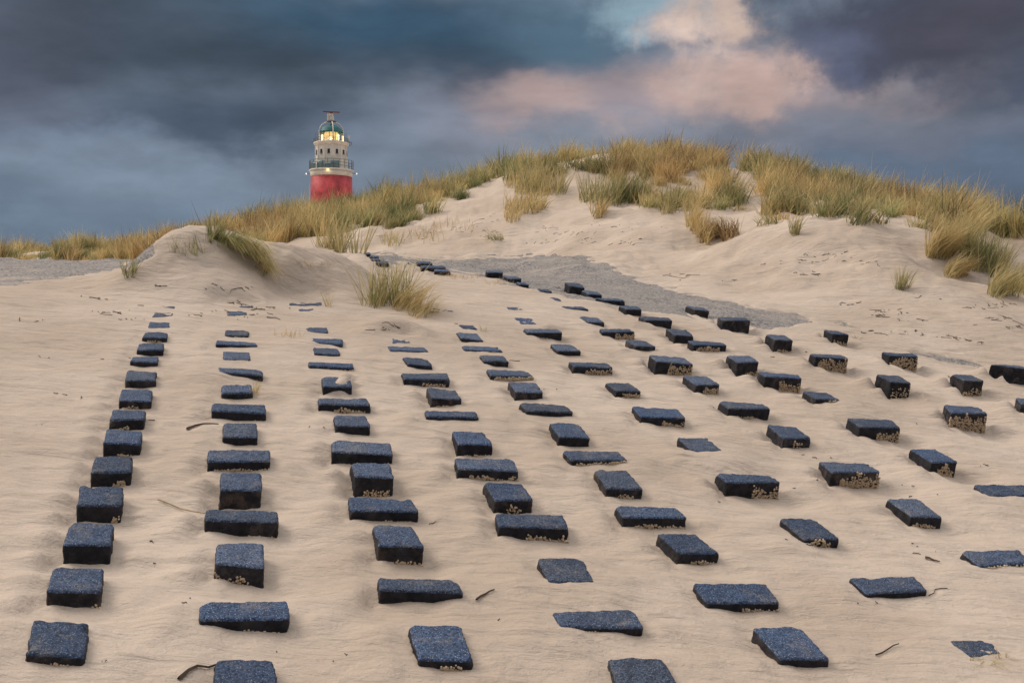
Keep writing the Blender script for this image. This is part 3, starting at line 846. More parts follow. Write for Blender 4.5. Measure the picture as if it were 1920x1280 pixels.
def ground_hit(px_, py_, tmin=3.0, tmax=75.0):
    """first ground point seen along each pixel ray"""
    px_ = np.atleast_1d(np.asarray(px_, float)); py_ = np.atleast_1d(np.asarray(py_, float))
    r = rays(px_, py_)
    ts = np.r_[np.arange(tmin, 20, 0.06), np.arange(20, tmax, 0.15)]
    hit = np.full(len(px_), np.nan)
    for t_ in ts:
        p = CAM + r * t_
        below = (p[:, 2] < ground_z(p[:, 0], p[:, 1])) & np.isnan(hit)
        hit[below] = t_
    bad = np.isnan(hit)
    hit[bad] = tmax
    p = CAM + r * hit[:, None]
    p[:, 2] = ground_z(p[:, 0], p[:, 1])
    return p, ~bad


# ------------------------------------------------------------------ blocks
def cube_grid(lu, lv, lw):
    """surface of a box (no bottom) from three lists of coordinates"""
    V, Fq, idx = [], [], {}
    def vid(p):
        k_ = tuple(np.round(p, 6))
        if k_ not in idx:
            idx[k_] = len(V); V.append(p)
        return idx[k_]
    def face(f, A, Bq, flip):
        ids = [[vid(f(a, b_)) for b_ in Bq] for a in A]
        for i in range(len(A) - 1):
            for j in range(len(Bq) - 1):
                q = (ids[i][j], ids[i + 1][j], ids[i + 1][j + 1], ids[i][j + 1])
                Fq.append(q[::-1] if flip else q)
    t_ = lw[-1]
    face(lambda a, b_: (a, b_, t_), lu, lv, False)
    face(lambda a, b_: (a, lv[0], b_), lu, lw, False)
    face(lambda a, b_: (a, lv[-1], b_), lu, lw, True)
    face(lambda a, b_: (lu[0], a, b_), lv, lw, True)
    face(lambda a, b_: (lu[-1], a, b_), lv, lw, False)
    return np.array(V), np.array(Fq)


def lines(h, r, n):
    e = [-h, -h + r * .3, -h + r * .65]
    return np.array(e + list(np.linspace(-h + r, h - r, n)) + [-v for v in e[::-1]])


ORD = ['nearest', 'second', 'third', 'fourth', 'fifth', 'sixth', 'seventh', 'eighth', 'ninth', 'tenth', 'eleventh', 'twelfth', 'thirteenth', 'fourteenth', 'fifteenth', 'sixteenth',
       'seventeenth', 'eighteenth', 'nineteenth', 'twentieth', 'twenty-first', 'twenty-second', 'twenty-third']
ROWN = ['', 'leftmost row', 'second row from left', 'third row from left', 'fourth row from left', 'fifth row from left', 'sixth row from left', 'fifth row from right',
        'fourth row from right', 'third row from right', 'second row from right', 'rightmost row']
counts = {}
seen_labels = set()


def barnacles(parent, P, ey, dl, dr, spec, loc, rng, t_):
    u0, u1, hf, per_m = spec
    wdt = np.linalg.norm(P[2] - P[3])
    n = int(per_m * wdt * (u1 - u0) * 3.2) + 6
    n = min(n, 600)
    outw = -ey
    us = rng.uniform(u0, u1, n)
    vis = dl + (dr - dl) * us + 0.012
    hmax = vis * hf * np.clip(0.35 + 0.75 * (0.5 + 0.5 * vnoise(us * 9, us * 0 + t_ * 7, seed=5)) + 0.28 * vnoise(us * 30, us * 0, seed=6), .1, 1.0)
    fr_ = rng.uniform(0, 1, n) ** 1.15
    depth = vis - fr_ * hmax
    depth = np.clip(depth, 0.006, None)
    cpos = P[3] + (P[2] - P[3]) * us[:, None] - PN * depth[:, None] + outw * 0.001
    rad = rng.uniform(0.0035, 0.0065, n) * (1.0 + 0.04 * t_)
    m = 6
    an = np.arange(m) * 2 * math.pi / m
    ex = (P[2] - P[3]) / wdt
    V, Fq, Ft = [], [], []
    ring = lambda c_, r_, o_: c_[:, None, :] + r_[:, None, None] * (np.cos(an)[None, :, None] * ex + np.sin(an)[None, :, None] * PN) + o_[:, None, None] * outw
    h = rad * rng.uniform(.7, 1.2, n)
    r1, r2 = ring(cpos, rad, -rad * .4), ring(cpos, rad * .62, h)
    tip = cpos + outw * (h * .7)[:, None]
    allv = np.concatenate([r1, r2, tip[:, None, :]], 1)
    nb = 2 * m + 1
    base_i = (np.arange(n) * nb)[:, None]
    for k in range(m):
        k2 = (k + 1) % m
        Fq.append(np.concatenate([base_i + k, base_i + k2, base_i + m + k2, base_i + m + k], 1))
        Ft.append(np.concatenate([base_i + m + k, base_i + m + k2, base_i + 2 * m], 1))
    return mesh_obj('barnacle_crust', allv.reshape(-1, 3) - loc, [np.concatenate(Fq), np.concatenate(Ft)], M_BARN, parent, smooth=False)


for bi, b in enumerate(BLK):
    P = b['P']; rng = np.random.default_rng(100 + bi)
    c0 = P.mean(0)
    wv = (np.linalg.norm(P[1] - P[0]) + np.linalg.norm(P[2] - P[3])) / 2
    dv = (np.linalg.norm(P[0] - P[3]) + np.linalg.norm(P[1] - P[2])) / 2
    H = max(0.16, b['dl'] + .08, b['dr'] + .08, b['db'] + .06)
    r = min(0.017, dv * .2, wv * .2)
    hu, hv = wv / 2, dv / 2
    dens = 0.012 if b['t'] < 8 else 0.02
    lu = lines(hu, r, max(4, int(wv / dens))); lv = lines(hv, r, max(4, int(dv / dens)))
    lw = np.array(list(np.linspace(-H, -r, max(4, int(H / dens / 1.2)))) + [-r * .65, -r * .3, 0.0])
    V, Q = cube_grid(lu, lv, lw)
    inner = np.c_[np.clip(V[:, 0], -hu + r, hu - r), np.clip(V[:, 1], -hv + r, hv - r), np.clip(V[:, 2], None, -r)]
    dlt = V - inner
    ln = np.linalg.norm(dlt, axis=1, keepdims=True)
    V = inner + np.where(ln > 1e-9, dlt / np.maximum(ln, 1e-9) * r, 0)
    nrm = np.where(ln > 1e-9, dlt / np.maximum(ln, 1e-9), np.array([0, 0, 1.0]))
    worn_lit = sstep(-r * 1.35, -r * .15, V[:, 2])  # masks the granular top, painted lighter than the shaded sides
    so = bi * 3.7
    nz = 0.0038 * fbm(V[:, 0] / .05 + so, V[:, 1] / .05, V[:, 2] / .05, seed=2, octv=3) + 0.0026 * fbm(V[:, 0] / .16 + so, V[:, 1] / .16, V[:, 2] / .16, seed=4, octv=2)
    nz = nz + 0.0028 * vnoise(V[:, 0] / .013 + so, V[:, 1] / .013, V[:, 2] / .013, seed=9)
    for k in range(rng.integers(1, 4)):                          # knocked-off edges and corners
        side = rng.integers(0, 4); f_ = rng.uniform(-1, 1)
        cc = np.array([(f_ * hu, -hv, 0), (f_ * hu, hv, 0), (-hu, f_ * hv, 0), (hu, f_ * hv, 0)][side])
        if k == 0:
            cc = np.array([hu * rng.choice([-1, 1]), hv * rng.choice([-1, 1]), 0])
        rr = rng.uniform(.02, .045)
        dd = np.linalg.norm(V - cc, axis=1)
        nz = nz - rng.uniform(.35, .6) * rr * np.clip(1 - dd / rr, 0, 1)
    V = V + nrm * nz[:, None]
    u = (V[:, 0] / hu + 1) / 2; v = (V[:, 1] / hv + 1) / 2
    top = (P[3] * (1 - u[:, None]) + P[2] * u[:, None]) * (1 - v[:, None]) + (P[0] * (1 - u[:, None]) + P[1] * u[:, None]) * v[:, None]
    Wp = top + PN * V[:, 2:3]
    loc = c0 - PN * H
    o = mesh_obj('revetment_block', Wp, Q, M_BLOCK, loc=loc, attrs={'worn_lit': worn_lit})
    counts[b['col']] = k = counts.get(b['col'], 0) + 1
    dm = max(b['dl'], b['dr'])
    shp = 'square' if b['shape'] == S else 'oblong'
    if b['bn'] and b['bn'][3] >= 250:
        look = f'{shp} black block with barnacle-crusted front'
    elif dm < 0.012:
        look = f'{shp} dark block buried flush in sand'
    elif b['bn'] and b['bn'][3] >= 100:
        look = f'{shp} black block with barnacle specks'
    elif min(b['dl'], b['dr']) < 0.02:
        look = f'{shp} black block half sunk in sand'
    else:
        look = f'{shp} black block standing proud of sand'
    pos = f'{ORD[k - 1]} up the {ROWN[b["col"]]}' if k > 1 else f'lowest in the {ROWN[b["col"]]}'
    tag(o, f'{look}, {pos}', 'block', 'dark blocks set in rows on the sand slope')
    if b['bn']:
        ey = (P[0] - P[3]); ey = ey - PN * (ey @ PN); ex = (P[2] - P[3]) / np.linalg.norm(P[2] - P[3]); ey = ey - ex * (ey @ ex); ey /= np.linalg.norm(ey)
        barnacles(o, P, ey, b['dl'], b['dr'], b['bn'], loc, rng, b['t'])

# ------------------------------------------------------------------ grass
def blades(roots, length, width, wind, rng, hue, hue_var=.12, tilt=.35, bend=.8, droop=.35, segs=4, stalk=0.0, lum=.5):
    """curved tapering blades; roots (n,3); wind a 2-vector that the blades lean to"""
    n = len(roots)
    L = length * rng.uniform(.55, 1.15, n)
    a = rng.uniform(0, 2 * math.pi, n)
    tl = tilt * np.sqrt(rng.uniform(0, 1, n))
    d0 = np.c_[np.cos(a) * tl + wind[0] * .35, np.sin(a) * tl + wind[1] * .35, np.ones(n)]
    d0 /= np.linalg.norm(d0, axis=1, keepdims=True)
    bnd = bend * rng.uniform(.4, 1.3, n)
    pull = np.c_[wind[0] + .5 * np.cos(a) * tl, wind[1] + .5 * np.sin(a) * tl, -droop * np.ones(n)]
    if stalk > 0:
        st = rng.uniform(0, 1, n) < stalk
        L = np.where(st, L * 1.25, L); bnd = np.where(st, bnd * .25, bnd)
    wd = width * rng.uniform(.6, 1.3, n)
    wa = rng.uniform(0, math.pi, n)
    wdir = np.c_[np.cos(wa), np.sin(wa), np.zeros(n)]
    pts = [roots - np.array([0, 0, .03])]
    d = d0.copy(); p = pts[0]
    for s_ in range(segs):
        p = p + d * (L / segs)[:, None]
        pts.append(p)
        d = d + pull * (bnd / segs)[:, None]
        d /= np.linalg.norm(d, axis=1, keepdims=True)
    V = []
    for s_ in range(segs):
        ww = wd * (1 - .75 * (s_ / segs) ** 1.5) * .5
        V += [pts[s_] - wdir * ww[:, None], pts[s_] + wdir * ww[:, None]]
    V.append(pts[segs])
    V = np.stack(V, 1)
    nb = 2 * segs + 1
    bi_ = (np.arange(n) * nb)[:, None]
    Fq = np.concatenate([np.concatenate([bi_ + 2 * s_, bi_ + 2 * s_ + 1, bi_ + 2 * s_ + 3, bi_ + 2 * s_ + 2], 1) for s_ in range(segs - 1)])
    Ft = np.concatenate([bi_ + 2 * segs - 2, bi_ + 2 * segs - 1, bi_ + 2 * segs], 1)
    hu_ = np.clip(np.repeat((hue + rng.normal(0, hue_var, n))[:, None], nb, 1) + np.linspace(-.06, .1, nb)[None, :], 0, 1)
    va_ = np.clip(np.repeat((lum + rng.uniform(-.3, .3, n))[:, None], nb, 1), 0, 1)
    return V.reshape(-1, 3), Fq, Ft, hu_.ravel(), va_.ravel()


def join(parts):
    V, Fq, Ft, Hh, Vv, off = [], [], [], [], [], 0
    for (v, fq, ft, h, va) in parts:
        V.append(v); Fq.append(fq + off); Ft.append(ft + off); Hh.append(h); Vv.append(va); off += len(v)
    return np.concatenate(V), [np.concatenate(Fq), np.concatenate(Ft)], np.concatenate(Hh), np.concatenate(Vv)


def tussock(label, cat, spots, rng_seed, name='grass_tussock', group=None, kind=None):
    """spots: (px, py, rx, ry, count, length, width, wind, hue, kw)"""
    rng = np.random.default_rng(rng_seed)
    parts = []
    for (px_, py_, rx, ry, n, L, wd, wind, hue, kw) in spots:
        a = rng.uniform(0, 2 * math.pi, n); q = np.sqrt(rng.uniform(0, 1, n))
        pr, ok = ground_hit(px_ + rx * q * np.cos(a), py_ + ry * q * np.sin(a))
        t_med = np.median(pr[:, 1])
        okk = np.abs(pr[:, 1] - t_med) < 1.4
        parts.append(blades(pr[okk], L, wd, wind, rng, hue, **kw))
    V, Fl, Hh, Vv = join(parts)
    roots = parts[0][0]
    loc = np.array([V[:, 0].mean(), V[:, 1].mean(), V[:, 2].min()])
    o = mesh_obj(name, V, Fl, M_GRASS, smooth=False, loc=loc, attrs={'hue': Hh, 'val': Vv})
    return tag(o, label, cat, group, kind)


DROOP = dict(tilt=.3, bend=2.6, droop=1.5, segs=7, hue_var=.12, lum=.8)
STAND = dict(tilt=.55, bend=.55, droop=.3, segs=5, hue_var=.12)
LEAN = dict(tilt=.4, bend=1.6, droop=.9, segs=6, hue_var=.12)
SHORT = dict(tilt=.6, bend=.3, droop=.1, segs=3, hue_var=.08)
G_T = 'marram tussocks on the dune'
tussock('green tussock combed over the crest of the pale sand mound', 'grass tussock',
        [(402, 452, 18, 6, 120, .36, .009, (.5, -.1), .22, STAND), (425, 460, 22, 6, 120, .52, .009, (.9, -.8), .24, DROOP), (448, 466, 20, 7, 120, .55, .009, (.9, -1.0), .28, DROOP),
         (470, 478, 16, 9, 120, .55, .009, (.9, -1.0), .30, DROOP), (486, 496, 12, 10, 90, .48, .009, (.9, -1.0), .36, DROOP), (498, 512, 9, 8, 60, .36, .009, (.9, -.8), .40, DROOP), (352, 478, 34, 10, 60, .24, .008, (-.3, 0), .25, STAND)], 11)
tussock('green and gold tussock on its own small hillock above the blocks', 'grass tussock',
        [(702, 572, 22, 8, 130, .54, .009, (.05, 0), .30, STAND), (742, 566, 26, 10, 140, .58, .010, (.3, 0), .3, STAND), (758, 576, 28, 10, 180, .66, .009, (1.2, -.45), .52, LEAN), (785, 588, 26, 10, 120, .42, .009, (1.1, -.35), .45, LEAN)], 12)
tussock('short green tuft where the left road edge meets the sand', 'grass tuft', [(243, 520, 13, 6, 60, .26, .009, (.1, 0), .2, STAND)], 13, 'grass_tuft')
tussock('little straw coloured tuft beside the oblong block of the third row', 'grass tuft', [(540, 632, 26, 3, 42, .13, .006, (.1, 0), .62, SHORT)], 14, 'grass_tuft')
tussock('thin upright straw tuft between mound and hillock', 'grass tuft', [(615, 575, 5, 3, 26, .24, .006, (.05, 0), .5, SHORT)], 15, 'grass_tuft')
tussock('dry stubble poking out of the smooth mound flank', None, [(570, 502, 20, 2, 40, .09, .006, (.1, 0), .7, SHORT), (614, 501, 18, 2, 30, .09, .006, (.1, 0), .65, SHORT)], 16, 'stubble', kind='stuff')
tussock('dry stubble lining the lower edge of the bare road', None, [(870, 521, 40, 4, 80, .10, .007, (.1, 0), .62, SHORT), (940, 532, 40, 4, 60, .10, .007, (.1, 0), .62, SHORT), (800, 508, 18, 2, 20, .09, .006, (0, 0), .6, SHORT)], 17, 'stubble', kind='stuff')
tussock('straw wisp growing against the end of a square block', 'grass tuft', [(477, 742, 7, 4, 26, .16, .006, (.4, 0), .5, SHORT), (452, 745, 14, 2, 16, .14, .006, (.9, 0), .7, LEAN)], 18, 'grass_tuft')
tussock('tiny green sprig beside a slanting block high in the fifth row', 'grass tuft', [(905, 622, 7, 2, 16, .10, .006, (.2, 0), .35, SHORT)], 19, 'grass_tuft')
tussock('pale straw wisps lying beside the buried block at lower right', 'grass tuft', [(1852, 1243, 40, 6, 34, .20, .005, (.6, 0), .55, dict(tilt=1.2, bend=2.0, droop=1.6, segs=4, hue_var=.15))], 20, 'grass_tuft')
# dune face tussocks that stand apart
tussock('broad gold and green tussock left of the bare sand gully', 'grass tussock', [(1012, 362, 50, 8, 420, .95, .020, (.3, 0), .36, STAND), (985, 350, 40, 8, 200, .9, .020, (.3, 0), .5, STAND)], 31, group=G_T)
tussock('tawny tussock hanging down the sand below the broad gold one', 'grass tussock', [(985, 392, 40, 12, 320, .7, .020, (.3, -.2), .52, LEAN), (960, 410, 16, 10, 100, .6, .018, (.2, -.2), .6, LEAN)], 32, group=G_T)
tussock('dense green tussock right of the bare sand gully', 'grass tussock', [(1140, 378, 56, 10, 460, .9, .020, (.3, 0), .3, STAND), (1180, 377, 26, 10, 200, .8, .020, (.3, 0), .08, STAND)], 33, group=G_T)
tussock('narrow brown sprig running down the face under the dense green tussock', 'grass tussock', [(1122, 402, 14, 12, 160, .6, .018, (.3, -.2), .6, LEAN)], 34, group=G_T)
tussock('golden tuft spilling into the notch between two sand faces', 'grass tussock', [(1300, 425, 14, 14, 200, .7, .018, (.3, -.2), .55, LEAN), (1322, 450, 16, 12, 200, .6, .018, (.3, -.2), .62, LEAN)], 35, group=G_T)
tussock('dead brown grass edging the notch in the sand', 'grass tussock', [(1366, 446, 26, 9, 340, .45, .016, (-.3, -.3), .92, LEAN)], 36, group=G_T)
tussock('small green tuft on the bare right hand sand hump', 'grass tuft', [(1490, 440, 9, 4, 70, .5, .014, (.2, 0), .28, STAND)], 37, 'grass_tuft')
tussock('lone small tuft at the foot of the right hand sand hump', 'grass tuft', [(1690, 542, 14, 4, 80, .42, .012, (.5, 0), .3, STAND)], 38, 'grass_tuft')
tussock('large golden tussock blown over the right shoulder of the hump', 'grass tussock', [(1760, 480, 26, 10, 360, .85, .018, (.6, -.1), .52, LEAN), (1800, 470, 30, 12, 260, .8, .018, (.5, 0), .35, STAND)], 39, group=G_T)
tussock('flattened gold tussock halfway down the right slope', 'grass tussock', [(1790, 516, 24, 7, 240, .6, .016, (.9, -.2), .5, LEAN)], 40, group=G_T)
tussock('dark green tussock beside the bare patch on the right slope', 'grass tussock', [(1835, 500, 22, 12, 240, .75, .016, (.3, 0), .2, STAND), (1870, 512, 20, 12, 200, .7, .016, (.4, 0), .28, STAND)], 41, group=G_T)
tussock('lowest tussock trailing down the right slope towards the beach', 'grass tussock', [(1872, 548, 22, 14, 240, .65, .014, (.6, -.3), .4, LEAN), (1905, 545, 20, 14, 200, .6, .014, (.4, -.2), .35, LEAN)], 42, group=G_T)
tussock('bushy gold tussock behind the mound where the road begins', 'grass tussock', [(655, 474, 36, 6, 460, .95, .016, (.2, 0), .38, STAND), (612, 468, 30, 6, 260, .8, .016, (.2, 0), .42, STAND)], 43, group=G_T)
tussock('sparse low grass on the pale slope above the road', None, [(735, 458, 20, 8, 90, .45, .014, (.2, 0), .4, STAND), (800, 445, 40, 16, 90, .32, .012, (.2, 0), .6, STAND), (930, 452, 16, 4, 60, .35, .014, (-.6, -.2), .3, LEAN), (850, 430, 40, 20, 70, .3, .012, (.2, 0), .65, STAND)], 44, 'sparse_grass', kind='stuff')

# the closed cover of marram on the dunes: one mass
POLYS = [
    [(-400, 440), (0, 448), (280, 420), (560, 360), (860, 310), (935, 285), (955, 338), (900, 372), (850, 380), (800, 405), (740, 432), (700, 455), (690, 470), (560, 470), (300, 486), (-400, 500)],
    [(930, 280), (1060, 250), (1340, 245), (1350, 312), (1200, 318), (1085, 320), (1050, 328), (955, 346)],
    [(1206, 280), (1345, 290), (1372, 350), (1392, 395), (1350, 408), (1320, 398), (1290, 408), (1245, 398), (1206, 388), (1196, 330)],
    [(1075, 298), (1206, 285), (1206, 345), (1100, 330)],
    [(1385, 305), (1395, 262), (1560, 290), (1750, 350), (2300, 440), (2300, 560), (2050, 520), (1925, 452), (1830, 444), (1800, 470), (1745, 452), (1722, 432), (1695, 400), (1675, 425), (1627, 424), (1563, 413), (1515, 398),
     (1487, 404), (1440, 430), (1442, 405), (1436, 375)],
]


def dune_mass():
    rng = np.random.default_rng(55)
    n = 26000
    x = rng.uniform(-36, 34, n); y = rng.uniform(17, 62, n)
    z = ground_z(x, y)
    px_, py_, zz = project(np.c_[x, y, z])
    ok = np.zeros(n, bool)
    for pl in POLYS:
        ok |= in_poly(px_, py_, pl)
    # only a few metres behind the crest line as well
    rpx = np.array([r[0] for r in ridge]); rt = np.array([r[2] for r in ridge])
    tr = np.interp(px_, rpx, rt)
    ok &= (zz < tr + 4) & (px_ > -450) & (px_ < 2350)
    patch = fbm(x / 2.2, y / 2.2, seed=61, octv=3)
    ok &= (patch > -0.62) & ((y > 30) | (px_ > 900))
    x, y, z, patch, zz = x[ok], y[ok], z[ok], patch[ok], zz[ok]
    if len(x) > 3300:
        s_ = rng.permutation(len(x))[:3300]; x, y, z, patch, zz = x[s_], y[s_], z[s_], patch[s_], zz[s_]
    huef = .45 + .30 * fbm(x / 4.5, y / 4.5, seed=71, octv=2) + rng.normal(0, .15, len(x))
    lenf = fbm(x / 1.5, y / 1.5, seed=83, octv=2)
    parts = []
    for i in range(len(x)):
        k = int(rng.uniform(46, 76))
        a = rng.uniform(0, 2 * math.pi, k); q = rng.uniform(0.0, 0.26, k)
        rt_ = np.c_[x[i] + q * np.cos(a), y[i] + q * np.sin(a), np.full(k, z[i] - .02)]
        L = float(np.clip(.60 + .42 * lenf[i] + rng.normal(0, .13), .28, 1.2))
        wnd = (rng.normal(.35, .25), rng.normal(-.05, .15))
        parts.append(blades(rt_, L * 1.05, .022, wnd, rng, float(np.clip(huef[i], .05, .95)), .10, tilt=rng.uniform(.4, 1.0), bend=rng.uniform(.4, 2.2), droop=.65, segs=3, stalk=.10, lum=float(np.clip(rng.normal(.5, .22), .1, .95))))
    V, Fl, Hh, Vv = join(parts)
    o = mesh_obj('grass', V, Fl, M_GRASS, smooth=False, attrs={'hue': Hh, 'val': Vv})
    tag(o, 'golden marram grass covering the dune ridge', 'grass', kind='stuff')
    print('dune tufts', len(x), 'verts', len(V))


dune_mass()

# ------------------------------------------------------------------ wrack and stems lying on the sand
def stick_mesh(P, ang, L, wd, curl, rng, lift=.004):
    """short bent stems lying on the ground, 3 segments, triangular section"""
    segs = 4
    n = len(P)
    rows = []
    p = P.copy(); a = ang.copy()
    for s_ in range(segs + 1):
        zz = ground_z(p[:, 0], p[:, 1]) + lift + rng.uniform(0, .006, n)
        dx, dy = -np.sin(a), np.cos(a)
        ww = wd * (1 - .7 * s_ / segs)
        l_ = np.c_[p[:, 0] - dx * ww, p[:, 1] - dy * ww, zz - .004]
        r_ = np.c_[p[:, 0] + dx * ww, p[:, 1] + dy * ww, zz - .004]
        t_ = np.c_[p[:, 0], p[:, 1], zz + ww * .9]
        rows += [l_, r_, t_]
        p = p + np.c_[np.cos(a), np.sin(a), np.zeros(n)] * (L / segs)[:, None]
        a = a + curl * rng.normal(.0, 1.0, n)
    V = np.stack(rows, 1); nb = 3 * (segs + 1)
    b_ = (np.arange(n) * nb)[:, None]
    Fq = []
    for s_ in range(segs):
        for (i, j) in ((0, 1), (1, 2), (2, 0)):
            Fq.append(np.concatenate([b_ + 3 * s_ + i, b_ + 3 * s_ + j, b_ + 3 * s_ + 3 + j, b_ + 3 * s_ + 3 + i], 1))
    return V.reshape(-1, 3), np.concatenate(Fq)


def wrack():
    rng = np.random.default_rng(77)
    px_, py_ = [], []
    for (x0, x1, y0, y1, slope, n) in ((1560, 1920, 585, 640, .10, 15), (1700, 1920, 555, 600, .2, 6), (1000, 1330, 425, 462, 0, 12), (1500, 1660, 480, 545, .1, 6), (700, 950, 410, 470, -.1, 9),
                                       (0, 460, 560, 620, 0, 8), (0, 300, 650, 760, 0, 4), (450, 900, 580, 630, 0, 5), (1250, 1500, 470, 560, .2, 4), (250, 560, 530, 600, 0, 6), (100, 1900, 640, 1270, 0, 34)):
        for q in range(n):
            m_ = int(rng.integers(1, 9)) if y0 < 640 else int(rng.integers(1, 3))
            cx_ = rng.uniform(x0, x1); cy_ = rng.uniform(y0, y1) + slope * (cx_ - (x0 + x1) / 2)
            px_.append(cx_ + rng.normal(0, 16, m_)); py_.append(cy_ + rng.normal(0, 2.2, m_))
    P, ok = ground_hit(np.concatenate(px_), np.concatenate(py_))
    P = P[ok]
    n = len(P)
    V, Fq = stick_mesh(P, rng.normal(-.1, .5, n) + math.pi * rng.integers(0, 2, n), np.exp(rng.normal(-3.2, .75, n)) * np.clip(P[:, 1] / 12, .3, 1.5), rng.uniform(.002, .0055, n) * np.clip(P[:, 1] / 11, .45, 1.5), .5, rng)
    o = mesh_obj('wrack_debris', V, Fq, M_TWIG, smooth=False)
    tag(o, 'dark bits of stem and seaweed strewn over the sand', 'debris', kind='stuff')


wrack()


def twig(label, px_, py_, px2, py2, wd, seed, name='twig', mat=None, cat='twig'):
    rng = np.random.default_rng(seed)
    a, _ = ground_hit(px_, py_); b_, _ = ground_hit(px2, py2)
    dv = b_[0] - a[0]
    V, Fq = stick_mesh(a, np.array([math.atan2(dv[1], dv[0])]), np.array([np.hypot(dv[0], dv[1])]), np.array([wd]), .10, rng, .008)
    tag(mesh_obj(name, V, Fq, mat or M_TWIG, smooth=False, loc=a[0]), label, cat)


twig('thin bare twig lying on open sand near the bottom right', 1642, 1240, 1686, 1216, .004, 1)
twig('dark root end sticking from sand beside the lowest second-row block', 335, 1278, 402, 1248, .010, 2)
twig('flat brown stem between two oblong blocks at right', 1735, 1053, 1765, 1057, .010, 3)
twig('curved straw lying left of the square block in the second row', 296, 945, 383, 970, .004, 4, 'straw', mat_plain('pale straw', (.35, .25, .11), .8), 'straw')
twig('dark bent stem on the sand right of the third-row oblong block', 893, 1130, 924, 1108, .007, 5)
twig('dark stem washed against a square block of the second row', 350, 808, 416, 798, .012, 6)

SEA = dict(tilt=1.6, bend=1.2, droop=1.2, segs=3, hue_var=.05, lum=.1)
tussock('olive clump of seaweed on the sand beside a cube shaped block', 'seaweed', [(1607, 634, 7, 2, 60, .10, .012, (.3, 0), .1, SEA)], 61, 'seaweed_clump')
tussock('small dark clump of seaweed on bare sand left of all blocks', 'seaweed', [(76, 800, 8, 2, 60, .05, .008, (.1, 0), .98, SEA)], 62, 'seaweed_clump')
twig('turquoise scrap of rope lying by the blocks at the road edge', 766, 496, 782, 491, .02, 7, 'rope_scrap', mat_plain('turquoise twine', (.05, .42, .38), .8), 'rope scrap')

# ------------------------------------------------------------------ lighthouse
LT = 205.0
M_RED = mat_plain('weathered red paint', (0.54, 0.075, 0.088), 0.6, 0.4, .5)
M_WHITE = mat_plain('weathered white paint', (0.76, 0.71, 0.63), 0.6, 0.12, .8)
M_GREY = mat_plain('grey painted steel', (0.16, 0.17, 0.18), 0.5, 0.2, 2.0)
M_DARK = mat_plain('dark window glass', (0.03, 0.045, 0.05), 0.2, 0.2, 2.0, .5)
M_TEAL = mat_plain('verdigris copper', (0.03, 0.16, 0.17), 0.55, 0.3, 1.5)
M_RUST = mat_plain('rust red radar paint', (0.20, 0.07, 0.06), 0.6, 0.2, 2.0)
M_SCREEN = mat_plain('teal glass windscreen', (0.16, 0.27, 0.28), 0.25, 0.15, .7, .5)
M_LENS = mat_emit('lit lighthouse lens', (1.0, 0.66, 0.26), 0.8)
M_BULB = mat_emit('lamp flame', (1.0, 0.80, 0.42), 2.6)
M_GLASS, tg, bgp = new_mat('lantern panes')
tr = tg.n('ShaderNodeBsdfTransparent'); mx = tg.n('ShaderNodeMixShader'); mx.inputs[0].default_value = .12
bgp.inputs['Roughness'].default_value = .1; bgp.inputs['Base Color'].default_value = (.6, .55, .4, 1)
tg.nt.links.new(tr.outputs[0], mx.inputs[1]); tg.nt.links.new(bgp.outputs[0], mx.inputs[2])
tg.nt.links.new(mx.outputs[0], [n for n in tg.nt.nodes if n.type == 'OUTPUT_MATERIAL'][0].inputs[0])

lx = (622.5 - CX) / F * LT
SX = LT / F * (160 / 931)                     # metres per zoom pixel
zl = lambda zy: CAM[2] + (HOR - (180 + zy * 160 / 931)) / F * LT
LB = float(ground_z(lx, LT)) - .5
lh = bpy.data.objects.new('lighthouse', None)
COL.objects.link(lh)
lh.location = (lx, LT, LB)
tag(lh, 'red and white lighthouse with lit lantern rising behind the dune', 'lighthouse')
R = lambda r: r * SX


def lathe(name, prof, mat, parent, n=48, smooth=True, a0=0.0, center=(0, 0)):
    """prof: (radius, world z) from bottom to top, ring mesh"""
    an = np.arange(n) * 2 * math.pi / n + a0
    V = np.concatenate([np.c_[center[0] + r_ * np.cos(an), center[1] + r_ * np.sin(an), np.full(n, z_ - LB)] for (r_, z_) in prof])
    i = np.arange(n); j = (i + 1) % n
    Q = np.concatenate([np.c_[k * n + i, k * n + j, (k + 1) * n + j, (k + 1) * n + i] for k in range(len(prof) - 1)])
    caps = [Q, np.array([np.arange(n)[::-1]]), np.array([np.arange(n) + (len(prof) - 1) * n])]
    return mesh_obj(name, V, caps, mat, parent, smooth)


def tube(pts, r_, n=6):
    pts = np.asarray(pts, float); V, Q = [], []
    for k in range(len(pts)):
        d = pts[min(k + 1, len(pts) - 1)] - pts[max(k - 1, 0)]; d /= np.linalg.norm(d)
        a = np.cross(d, [0.31, .2, .93]); a /= np.linalg.norm(a); b_ = np.cross(d, a)
        an = np.arange(n) * 2 * math.pi / n
        V.append(pts[k] + r_ * (np.cos(an)[:, None] * a + np.sin(an)[:, None] * b_))
    i = np.arange(n); j = (i + 1) % n
    for k in range(len(pts) - 1):
        Q.append(np.c_[k * n + i, k * n + j, (k + 1) * n + j, (k + 1) * n + i])
    return np.concatenate(V), np.concatenate(Q)


def tubes(name, lst, r_, mat, parent, n=6):
    V, Q, off = [], [], 0
    for pts in lst:
        v, q = tube(pts, r_, n); V.append(v); Q.append(q + off); off += len(v)
    return mesh_obj(name, np.concatenate(V), np.concatenate(Q), mat, parent)


